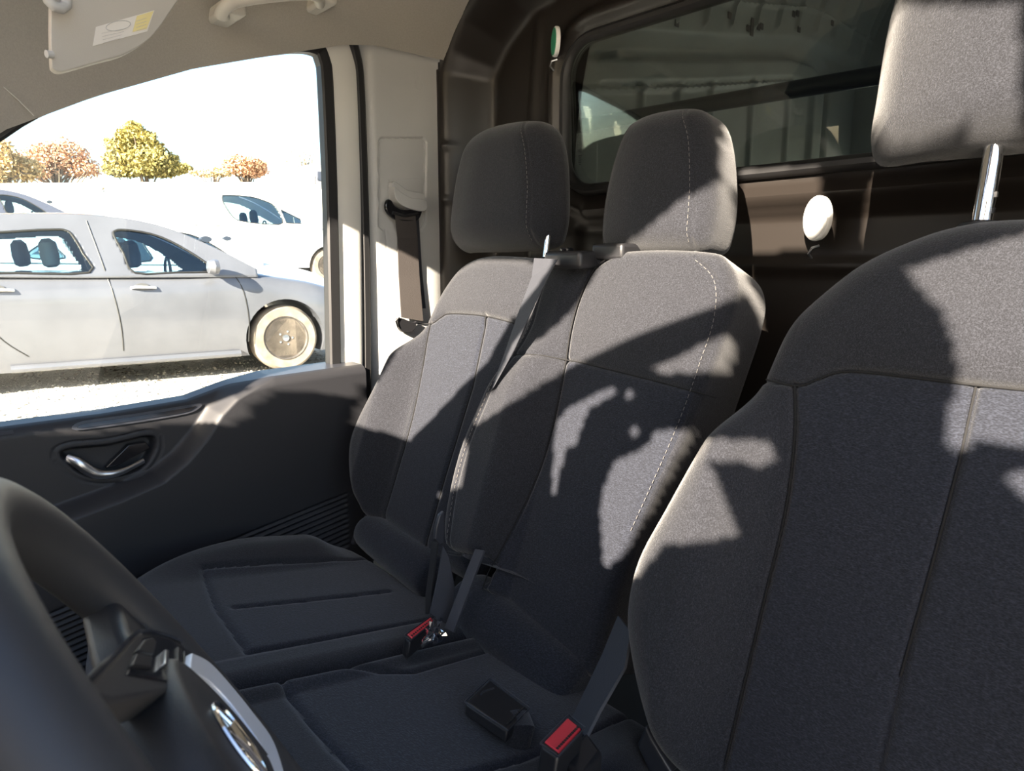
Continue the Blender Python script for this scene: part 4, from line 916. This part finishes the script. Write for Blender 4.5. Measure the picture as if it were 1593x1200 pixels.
def place(local, px, py, Y, yaw, sc=1.0):
    q = Matrix.Rotation(yaw, 3, 'Z') @ (Vector(local)*sc); p = P(px, py, Y=Y+q.y); return tuple(p-q)
yw = math.radians(-6)
car('dark_hatchback', 'dark blue car standing behind the grey hatchback at far left', M['cark'], place((-.22, -.75, .95), 108, 334, 16.8, yw), yw, HB_top, HB_belt, HB_roof, panes=[paneF, paneR, paneQ], doors=False)
yw = math.radians(-9)
car('pale_hatchback', 'white car right behind the grey hatchback, windscreen and bonnet showing above it', M['carw'], place((-.22, -.5, .95), 400, 404, 9.4, yw), yw, HB_top, HB_belt, HB_roof, panes=[paneF, paneR, paneQ], doors=False)
yw = math.radians(-4)
car('far_silver_car', 'small distant silver car showing only its roof and windows beyond the grey one', M['cars'], place((-1.5, -.6, 1.39), 128, 313, 27, yw), yw, HB_top, HB_belt, HB_roof, panes=[paneF, paneR, paneQ], doors=False, seats=False)
VT = [(-3.6, .9), (-3.5, 1.0), (-2.6, 1.0), (-1.2, 1.0), (-.6, 1.0), (-.2, 1.0), (.1, .96), (.4, .88), (.6, .72), (.68, .5)]
VB = [(-4, 1.0), (.5, 1.0)]
VR = [(-3.5, 1.0), (-3.46, 1.4), (-3.4, 1.58), (-3.0, 1.64), (-2.0, 1.66), (-1.4, 1.64), (-1.0, 1.56), (-.6, 1.38), (-.25, 1.17), (-.05, 1.01)]
vpF = smooth_poly([(-1.62, 1.12), (-1.74, 1.36), (-1.74, 1.47), (-1.68, 1.50), (-1.3, 1.50), (-1.05, 1.44), (-.88, 1.34), (-.80, 1.06), (-1.1, 1.03), (-1.45, 1.06)], 3)
vpQ = [(-.74, 1.06), (-.80, 1.30), (-.48, 1.14), (-.46, 1.06)]
yw = math.radians(-8)
car('white_van', 'white panel van with large front side window behind the parked hatchbacks', M['carw'], place((-1.74, -.75, 1.50), 347, 303, 12.5, yw), yw, VT, VB, VR, hw=.92, panes=[vpF, vpQ], doors=False, seats=True, lowz=.28, cat='van')
# white car with a red tail lamp beyond the van, lorry near the door frame
yw = math.radians(-5)
wc = car('white_estate_car', 'white car with red tail lamp beyond the white van, mostly behind the door frame', M['carw'], (lambda q: (q[0], q[1], gz(q[0], q[1]-.8)))(place((-3.25, -.75, .86), 474, 331, 16.5, yw)), yw, HB_top, HB_belt, HB_roof, panes=[paneF, paneR], doors=False, seats=False)
MB().lathe([(.02, -.02), (.17, -.01), (.18, .05), (.12, .09)], (-3.12, -.70, .84), (0, -1, 0), 24, 1.25, .5).build('tail_lamp', M['taill'], wc, local=True)
q0 = at(487, 272, 26); lt = thing('lorry_cab', 'pale lorry with tinted windows at the far edge by the door frame', 'lorry', (q0.x+1.2, q0.y+1.0, gz(0, 26)))
g0 = gz(0, 26); MB().box((q0.x+1.6, q0.y+1.1, (g0+.5+q0.z+.5)/2), (1.4, .95, (q0.z+.5-g0-.5)/2)).build('cab_body', M['carw'], lt, bevel=.1)
for wx in (.7, 2.4): MB().lathe([(.3, .1), (.48, .1), (.5, 0), (.48, -.1)], (q0.x+wx, q0.y+.25, g0+.5), (0, 1, 0), 32).build('lorry_tyre', M['tire'], lt)
MB().box(q0+Vector((.52, .14, -.02)), (.28, .03, .20)).build('cab_window', M['cark'], lt, bevel=.03)
MB().box(q0+Vector((.62, .14, -.85)), (.28, .03, .18)).build('cab_window', M['cark'], lt, bevel=.03)
MB().box(q0+Vector((.02, -.1, -.1)), (.03, .05, .28)).build('cab_mirror', M['carg2'], lt, bevel=.02)
MB().tube([q0+Vector((.02, -.1, -.1)), q0+Vector((.25, .25, -.05))], .02, 8).build('mirror_arm', M['carg2'], lt)
# ================================================================== WALL AND TREES
wy = 26.0
wl_ = MB(); a_ = at(-260, 286, wy); b_ = at(560, 283, wy)
wl_.prism([Vector((a_.x, wy, .2)), Vector((b_.x, wy, .2)), Vector((b_.x, wy, b_.z)), Vector((a_.x, wy, a_.z))], (0, .25, 0))
o = wl_.build('boundary_wall', M['wall'], smooth=False); tag(o, 'tall pale boundary wall closing the yard under the trees', 'wall'); o['kind'] = 'structure'
def leaves(mb, c, rx, rz, n, s, rr, zmin=None):
    for k in range(n):
        th_ = rr.uniform(0, 6.283); ph = math.acos(rr.uniform(-1, 1)); q = rr.uniform(.4, 1.0)**.5*rr.choice([1, 1, 1, .85, 1.1, 1.2])
        d = Vector((math.sin(ph)*math.cos(th_), math.sin(ph)*math.sin(th_), math.cos(ph)))
        p = c+Vector((d.x*rx*q, d.y*rx*q*.7, d.z*rz*q)); ss = s*rr.uniform(.6, 1.4)
        u = Vector((rr.gauss(0, 1), rr.gauss(0, 1), rr.gauss(0, 1))).normalized(); w = u.cross(Vector((rr.gauss(0, 1), rr.gauss(0, 1), rr.gauss(0, 1)))).normalized()
        mb.add([p-u*ss, p+w*ss*.55, p+u*ss, p-w*ss*.55], [(0, 1, 2, 3)])
def tree(label, blobs, Yd, m, n, s, seed, name='tree', cat='tree', bare=False, twigs=0):
    rr = random.Random(seed); px0 = sum(b[0] for b in blobs)/len(blobs); base = at(px0, 283, Yd)
    t = thing(name, label, cat, (base.x, Yd, .4)); mb = MB(); k_ = Yd/ray(px0, 283).y/F*1.0
    tot = sum(b[2]*b[3] for b in blobs)
    for (px, py, w, h) in blobs:
        c = at(px, py, Yd+rr.uniform(-.3, .3)); leaves(mb, c, w*k_*1.05, h*k_*1.05, int(n*w*h/tot), s, rr)
    mb.build('crown', m, t, smooth=False)
    tb = MB(); top = at(px0, min(b[1] for b in blobs)+8, Yd); bs = Vector((base.x, Yd, .5))
    tb.tube([bs, bs.lerp(top, .5)+Vector((.1, 0, 0)), top], [.16, .10, .03], 10)
    for k in range(9+twigs):
        q = bs.lerp(top, rr.uniform(.45, .95)); b = rr.choice(blobs); e = at(b[0]+rr.uniform(-.9, .9)*b[2], b[1]+rr.uniform(-.9, .7)*b[3], Yd+rr.uniform(-.5, .5))
        tb.tube([q, q.lerp(e, .5)+Vector((0, 0, .15)), e], [.05, .03, .012], 6)
    tb.build('trunk', M['bark'], t)
tree('dense olive green cone shaped tree above the middle of the boundary wall', [(208, 200, 12, 10), (200, 212, 18, 12), (222, 214, 18, 11), (192, 228, 24, 14), (225, 230, 26, 14), (190, 250, 24, 14), (228, 250, 34, 16), (190, 266, 26, 9), (235, 264, 38, 11), (258, 252, 20, 14), (284, 262, 14, 7)], 29, M['leafo'], 15000, .075, 1)
tree('russet bare tree at far left rising above the boundary wall', [(70, 250, 34, 22), (100, 240, 34, 20), (120, 262, 32, 14), (60, 268, 26, 12)], 31, M['leafr'], 6000, .06, 2, twigs=40)
tree('tawny green bush at the left edge above the boundary wall', [(5, 240, 16, 20), (30, 262, 28, 18), (-10, 268, 26, 16)], 29.5, M['leafy'], 5000, .065, 3)
tree('round russet bush above the boundary wall right of the cone shaped tree', [(372, 258, 24, 13), (395, 260, 20, 13), (385, 268, 24, 8)], 29, M['leafr'], 4200, .065, 4, name='bush', cat='bush', twigs=8)
tree('low sparse scrub on the boundary wall between cone tree and round bush', [(320, 270, 22, 5), (345, 268, 14, 7)], 28, M['leafy'], 500, .06, 5, name='bush', cat='bush')
tree('thin pale leafless tree beside the door frame', [(465, 250, 18, 22), (480, 238, 18, 20)], 33, M['leafg'], 260, .06, 6, twigs=6)
# ================================================================== SUN BLOCKER AHEAD OF THE WINDSCREEN (unseen, added; its openings shape the sun patches)
HOLES = [  # outlines worked back along the sun from the wanted light patches
 [(0.953, 1.863), (0.945, 1.881), (0.937, 1.899), (0.928, 1.918), (0.918, 1.944), (0.908, 1.971), (0.898, 1.998), (0.885, 2.025), (0.871, 2.053), (0.858, 2.07), (0.844, 2.088), (0.834, 2.095), (0.823, 2.102), (0.813, 2.108), (0.813, 2.083), (0.813, 2.057), (0.813, 2.031), (0.813, 2.005), (0.814, 1.979), (0.814, 1.953), (0.814, 1.926), (0.814, 1.9), (0.815, 1.873), (0.815, 1.847), (0.815, 1.82), (0.815, 1.793), (0.815, 1.766), (0.816, 1.739), (0.816, 1.711), (0.816, 1.684), (0.816, 1.656), (0.817, 1.629), (0.817, 1.601), (0.828, 1.59), (0.839, 1.579), (0.85, 1.568), (0.86, 1.558), (0.87, 1.547), (0.88, 1.538), (0.89, 1.528), (0.9, 1.518), (0.909, 1.509), (0.918, 1.5), (0.927, 1.491), (0.936, 1.482), (0.945, 1.473), (0.953, 1.465), (0.961, 1.457), (0.961, 1.48), (0.96, 1.503), (0.96, 1.526), (0.959, 1.549), (0.959, 1.572), (0.959, 1.595), (0.958, 1.618), (0.958, 1.641), (0.957, 1.663), (0.957, 1.686), (0.956, 1.708), (0.956, 1.731), (0.955, 1.753), (0.955, 1.775), (0.954, 1.797), (0.954, 1.819), (0.954, 1.841)],
 [(0.811, 2.065), (0.779, 2.069), (0.757, 2.079), (0.776, 2.041), (0.812, 1.999), (0.812, 2.032)],
 [(0.483, 1.939), (0.449, 1.938), (0.416, 1.938), (0.384, 1.937), (0.353, 1.937), (0.318, 1.934), (0.284, 1.932), (0.234, 1.91), (0.21, 1.908), (0.209, 1.88), (0.22, 1.863), (0.233, 1.846), (0.248, 1.831), (0.263, 1.815), (0.278, 1.799), (0.341, 1.808), (0.356, 1.79), (0.365, 1.767), (0.375, 1.746), (0.386, 1.724), (0.396, 1.702), (0.412, 1.685), (0.43, 1.668), (0.444, 1.65), (0.461, 1.632), (0.478, 1.614), (0.495, 1.595), (0.512, 1.576), (0.529, 1.557), (0.547, 1.538), (0.565, 1.519), (0.583, 1.499), (0.601, 1.479), (0.646, 1.477), (0.674, 1.475), (0.697, 1.472), (0.727, 1.47), (0.854, 1.472), (0.85, 1.497), (0.846, 1.522), (0.839, 1.551), (0.756, 1.571), (0.703, 1.592), (0.691, 1.621), (0.68, 1.65), (0.674, 1.68), (0.67, 1.706), (0.658, 1.729), (0.645, 1.753), (0.637, 1.777), (0.628, 1.802), (0.619, 1.826), (0.602, 1.847), (0.586, 1.868), (0.569, 1.889), (0.553, 1.91), (0.517, 1.924)],
 [(0.111, 1.933), (0.094, 1.943), (0.093, 1.974), (0.073, 1.98), (0.056, 1.988), (0.039, 1.999), (0.024, 2.01), (0.009, 2.022), (-0.006, 2.033), (-0.02, 2.045), (-0.038, 2.057), (-0.054, 2.071), (-0.07, 2.093), (-0.082, 2.126), (-0.085, 2.109), (-0.088, 2.092), (-0.09, 2.076), (-0.122, 1.979), (-0.125, 1.962), (-0.128, 1.945), (-0.132, 1.927), (-0.147, 1.915), (-0.162, 1.902), (-0.177, 1.89), (-0.181, 1.867), (-0.168, 1.86), (-0.137, 1.896), (-0.126, 1.875), (-0.114, 1.86), (-0.102, 1.85), (-0.09, 1.841), (-0.077, 1.834), (-0.063, 1.827), (-0.049, 1.82), (-0.035, 1.813), (-0.02, 1.805), (-0.006, 1.798), (0.009, 1.791), (0.025, 1.783), (0.04, 1.776), (0.057, 1.769), (0.074, 1.759), (0.093, 1.75), (0.112, 1.74), (0.131, 1.73), (0.152, 1.72), (0.169, 1.708), (0.186, 1.697), (0.198, 1.682), (0.21, 1.668), (0.222, 1.653), (0.233, 1.638), (0.244, 1.624), (0.256, 1.609), (0.272, 1.593), (0.293, 1.577), (0.314, 1.561), (0.338, 1.545), (0.349, 1.55), (0.339, 1.571), (0.33, 1.591), (0.322, 1.611), (0.302, 1.626), (0.302, 1.645), (0.295, 1.663), (0.289, 1.681), (0.284, 1.7), (0.279, 1.719), (0.26, 1.737), (0.242, 1.754), (0.224, 1.772), (0.21, 1.79), (0.195, 1.809), (0.182, 1.827), (0.173, 1.843), (0.167, 1.862), (0.154, 1.874), (0.146, 1.89), (0.137, 1.905), (0.129, 1.925)],
 [(0.001, 1.729), (-0.018, 1.739), (-0.036, 1.748), (-0.053, 1.758), (-0.066, 1.767), (-0.079, 1.777), (-0.095, 1.787), (-0.108, 1.799), (-0.121, 1.814), (-0.126, 1.813), (-0.125, 1.797), (-0.125, 1.782), (-0.124, 1.766), (-0.117, 1.755), (-0.106, 1.744), (-0.093, 1.736), (-0.079, 1.73), (-0.062, 1.727), (-0.044, 1.725), (-0.026, 1.722)],
 [(0.065, 1.689), (0.058, 1.676), (0.075, 1.663), (0.092, 1.65), (0.11, 1.637), (0.119, 1.606), (0.123, 1.586), (0.127, 1.566), (0.148, 1.552), (0.15, 1.528), (0.152, 1.504), (0.154, 1.485), (0.157, 1.467), (0.165, 1.465), (0.168, 1.484), (0.171, 1.505), (0.174, 1.525), (0.175, 1.544), (0.176, 1.564), (0.178, 1.583), (0.179, 1.603), (0.167, 1.619), (0.155, 1.634), (0.132, 1.649), (0.109, 1.663), (0.092, 1.675), (0.074, 1.686)],
 [(-0.085, 1.644), (-0.073, 1.637), (-0.059, 1.632), (-0.042, 1.629), (-0.024, 1.626), (-0.014, 1.596), (0.007, 1.58), (0.023, 1.569), (0.04, 1.558), (0.049, 1.538), (0.051, 1.517), (0.06, 1.507), (0.058, 1.479), (0.056, 1.456), (0.052, 1.439), (0.047, 1.422), (0.043, 1.406), (0.039, 1.389), (0.036, 1.373), (0.027, 1.373), (0.013, 1.391), (0.003, 1.402), (-0.003, 1.418), (-0.009, 1.433), (-0.014, 1.449), (-0.02, 1.465), (-0.026, 1.482), (-0.032, 1.499), (-0.038, 1.515), (-0.044, 1.532), (-0.05, 1.549), (-0.057, 1.565), (-0.063, 1.582), (-0.069, 1.598), (-0.074, 1.613), (-0.08, 1.629)],
 [(-0.145, 1.604), (-0.16, 1.605), (-0.172, 1.608), (-0.184, 1.612), (-0.195, 1.617), (-0.206, 1.621), (-0.217, 1.625), (-0.223, 1.618), (-0.228, 1.605), (-0.223, 1.595), (-0.213, 1.589), (-0.203, 1.583), (-0.185, 1.582), (-0.17, 1.575), (-0.159, 1.574), (-0.146, 1.574), (-0.154, 1.565), (-0.162, 1.557), (-0.167, 1.547), (-0.172, 1.537), (-0.177, 1.527), (-0.182, 1.518), (-0.187, 1.508), (-0.192, 1.498), (-0.194, 1.488), (-0.182, 1.481), (-0.171, 1.475), (-0.159, 1.468), (-0.148, 1.462), (-0.136, 1.457), (-0.122, 1.451), (-0.108, 1.445), (-0.1, 1.43), (-0.088, 1.413), (-0.077, 1.39), (-0.058, 1.388), (-0.055, 1.401), (-0.06, 1.415), (-0.065, 1.429), (-0.07, 1.442), (-0.077, 1.458), (-0.083, 1.474), (-0.089, 1.489), (-0.096, 1.505), (-0.101, 1.519), (-0.106, 1.533), (-0.112, 1.547), (-0.117, 1.561), (-0.123, 1.572), (-0.132, 1.582), (-0.139, 1.593)],
 [(-0.349, 1.875), (-0.357, 1.864), (-0.364, 1.852), (-0.371, 1.841), (-0.378, 1.831), (-0.385, 1.821), (-0.392, 1.812), (-0.396, 1.798), (-0.4, 1.784), (-0.403, 1.773), (-0.406, 1.763), (-0.41, 1.753), (-0.41, 1.739), (-0.409, 1.729), (-0.407, 1.719), (-0.404, 1.705), (-0.401, 1.691), (-0.402, 1.676), (-0.403, 1.662), (-0.415, 1.658), (-0.428, 1.665), (-0.431, 1.676), (-0.439, 1.676), (-0.447, 1.676), (-0.455, 1.676), (-0.462, 1.676), (-0.47, 1.676), (-0.477, 1.678), (-0.485, 1.679), (-0.493, 1.68), (-0.493, 1.69), (-0.492, 1.7), (-0.492, 1.71), (-0.491, 1.72), (-0.491, 1.729), (-0.49, 1.74), (-0.489, 1.747), (-0.488, 1.756), (-0.487, 1.765), (-0.486, 1.775), (-0.485, 1.785), (-0.485, 1.795), (-0.485, 1.806), (-0.485, 1.816), (-0.485, 1.827), (-0.485, 1.839), (-0.485, 1.85), (-0.485, 1.861), (-0.484, 1.873), (-0.484, 1.884), (-0.484, 1.896), (-0.484, 1.908), (-0.485, 1.921), (-0.487, 1.94), (-0.477, 1.931), (-0.468, 1.925), (-0.459, 1.919), (-0.451, 1.915), (-0.442, 1.911), (-0.433, 1.908), (-0.425, 1.905), (-0.416, 1.901), (-0.407, 1.898), (-0.398, 1.894), (-0.389, 1.89), (-0.38, 1.886), (-0.371, 1.882), (-0.36, 1.879)],
 [(-0.493, 1.662), (-0.486, 1.659), (-0.479, 1.656), (-0.471, 1.652), (-0.463, 1.648), (-0.459, 1.636), (-0.463, 1.626), (-0.472, 1.621), (-0.48, 1.619), (-0.488, 1.618), (-0.495, 1.616), (-0.495, 1.625), (-0.494, 1.634), (-0.494, 1.644), (-0.494, 1.653)],
 [(0.366, 1.512), (0.35, 1.503), (0.347, 1.482), (0.346, 1.462), (0.345, 1.442), (0.344, 1.422), (0.362, 1.409), (0.38, 1.404), (0.397, 1.421), (0.399, 1.44), (0.396, 1.46), (0.392, 1.479)],
 [(-0.06, 2.257), (-0.081, 2.255), (-0.101, 2.252), (-0.122, 2.25), (-0.141, 2.248), (-0.16, 2.247), (-0.179, 2.246), (-0.197, 2.245), (-0.215, 2.243), (-0.214, 2.241), (-0.216, 2.22), (-0.218, 2.197), (-0.23, 2.187), (-0.241, 2.178), (-0.241, 2.154), (-0.24, 2.151), (-0.24, 2.135), (-0.217, 2.109), (-0.199, 2.119), (-0.182, 2.118), (-0.165, 2.116), (-0.147, 2.115), (-0.129, 2.113), (-0.11, 2.113), (-0.09, 2.114), (-0.07, 2.114), (-0.068, 2.132), (-0.066, 2.15), (-0.064, 2.168), (-0.065, 2.18), (-0.066, 2.188), (-0.065, 2.203), (-0.06, 2.23), (-0.062, 2.239)],
 [(-0.3, 2.103), (-0.299, 2.115), (-0.299, 2.127), (-0.298, 2.139), (-0.298, 2.15), (-0.297, 2.162), (-0.297, 2.174), (-0.296, 2.185), (-0.298, 2.195), (-0.301, 2.205), (-0.303, 2.214), (-0.306, 2.224), (-0.316, 2.279), (-0.327, 2.257), (-0.338, 2.246), (-0.348, 2.238), (-0.359, 2.23), (-0.368, 2.223), (-0.378, 2.217), (-0.387, 2.212), (-0.396, 2.207), (-0.405, 2.202), (-0.414, 2.198), (-0.423, 2.194), (-0.432, 2.191), (-0.44, 2.188), (-0.441, 2.177), (-0.442, 2.166), (-0.442, 2.156), (-0.443, 2.146), (-0.444, 2.135), (-0.445, 2.125), (-0.446, 2.115), (-0.447, 2.105), (-0.448, 2.095), (-0.449, 2.087), (-0.45, 2.079), (-0.452, 2.073), (-0.454, 2.067), (-0.456, 2.063), (-0.459, 2.061), (-0.464, 2.066), (-0.458, 2.029), (-0.448, 2.029), (-0.442, 2.046), (-0.431, 2.043), (-0.419, 2.031), (-0.41, 2.032), (-0.406, 2.075), (-0.395, 2.072), (-0.384, 2.071), (-0.373, 2.07), (-0.362, 2.07), (-0.351, 2.071), (-0.332, 2.076), (-0.321, 2.086), (-0.31, 2.099), (-0.305, 2.121)],
 [(-0.424, 2.042), (-0.434, 2.038), (-0.451, 2.067), (-0.451, 2.055), (-0.452, 2.043), (-0.453, 2.031), (-0.454, 2.019), (-0.455, 2.006), (-0.456, 1.994), (-0.444, 1.995), (-0.432, 1.997), (-0.431, 2.009), (-0.431, 2.021), (-0.43, 2.033), (-0.43, 2.045), (-0.424, 2.028)],
 [(0.872, 1.568), (0.863, 1.575), (0.854, 1.581), (0.845, 1.588), (0.845, 1.565), (0.845, 1.542), (0.854, 1.536), (0.864, 1.53), (0.872, 1.524), (0.881, 1.518), (0.889, 1.51), (0.897, 1.502), (0.904, 1.495), (0.912, 1.487), (0.919, 1.48), (0.928, 1.456), (0.937, 1.433), (0.942, 1.399), (0.95, 1.381), (0.958, 1.364), (0.966, 1.362), (0.989, 1.358), (1.013, 1.349), (1.026, 1.34), (1.032, 1.332), (1.039, 1.325), (1.046, 1.317), (1.052, 1.309), (1.058, 1.301), (1.064, 1.293), (1.069, 1.286), (1.075, 1.278), (1.081, 1.271), (1.086, 1.264), (1.092, 1.257), (1.098, 1.25), (1.103, 1.244), (1.109, 1.237), (1.114, 1.231), (1.119, 1.225), (1.119, 1.232), (1.115, 1.239), (1.109, 1.246), (1.104, 1.253), (1.097, 1.261), (1.09, 1.269), (1.085, 1.276), (1.079, 1.284), (1.074, 1.291), (1.068, 1.299), (1.062, 1.307), (1.057, 1.317), (1.051, 1.327), (1.045, 1.337), (1.039, 1.347), (1.032, 1.358), (1.026, 1.369), (1.019, 1.379), (1.015, 1.39), (1.004, 1.402), (0.988, 1.417), (0.972, 1.432), (0.96, 1.448), (0.951, 1.463), (0.941, 1.479), (0.93, 1.489), (0.921, 1.5), (0.913, 1.511), (0.905, 1.522), (0.897, 1.533), (0.889, 1.545), (0.881, 1.556)],
 [(0.041, 1.677), (0.039, 1.683), (0.033, 1.685), (0.027, 1.682), (0.025, 1.677), (0.027, 1.671), (0.033, 1.669), (0.039, 1.671)],
 [(0.023, 1.614), (0.02, 1.621), (0.013, 1.624), (0.006, 1.62), (0.003, 1.614), (0.006, 1.607), (0.013, 1.604), (0.02, 1.607)],
 [(0.48, 1.382), (0.478, 1.388), (0.472, 1.39), (0.466, 1.387), (0.464, 1.382), (0.466, 1.377), (0.472, 1.374), (0.478, 1.376)],
]
cx_, cz_ = np.meshgrid(np.arange(-1.1, 2.3, .006), np.arange(.75, 2.5, .006)); mid_y = (cx_[:-1, :-1]+cx_[1:, 1:])/2; mid_z = (cz_[:-1, :-1]+cz_[1:, 1:])/2
hole = np.zeros(mid_y.shape, bool)
hole |= (mid_y > 1.4) & (mid_z < 1.3)
for h_ in HOLES: hole |= inside(mid_y, mid_z, h_)
I = np.arange(cx_.size).reshape(cx_.shape); q = np.stack([I[:-1, :-1], I[:-1, 1:], I[1:, 1:], I[1:, :-1]], -1)[~hole]
V = np.stack([-.9+0*cx_, cx_, cz_], -1).reshape(-1, 3); used, inv = np.unique(q.reshape(-1), return_inverse=True)
fc = mobj('sun_blocker', V[used], inv.reshape(-1, 4).tolist(), M['floor'], None, False); tag(fc, 'added dark sun blocker with shaped openings, unseen ahead of the windscreen', 'sun blocker')
sm_ = fc.modifiers.new('s', 'SOLIDIFY'); sm_.thickness = .006
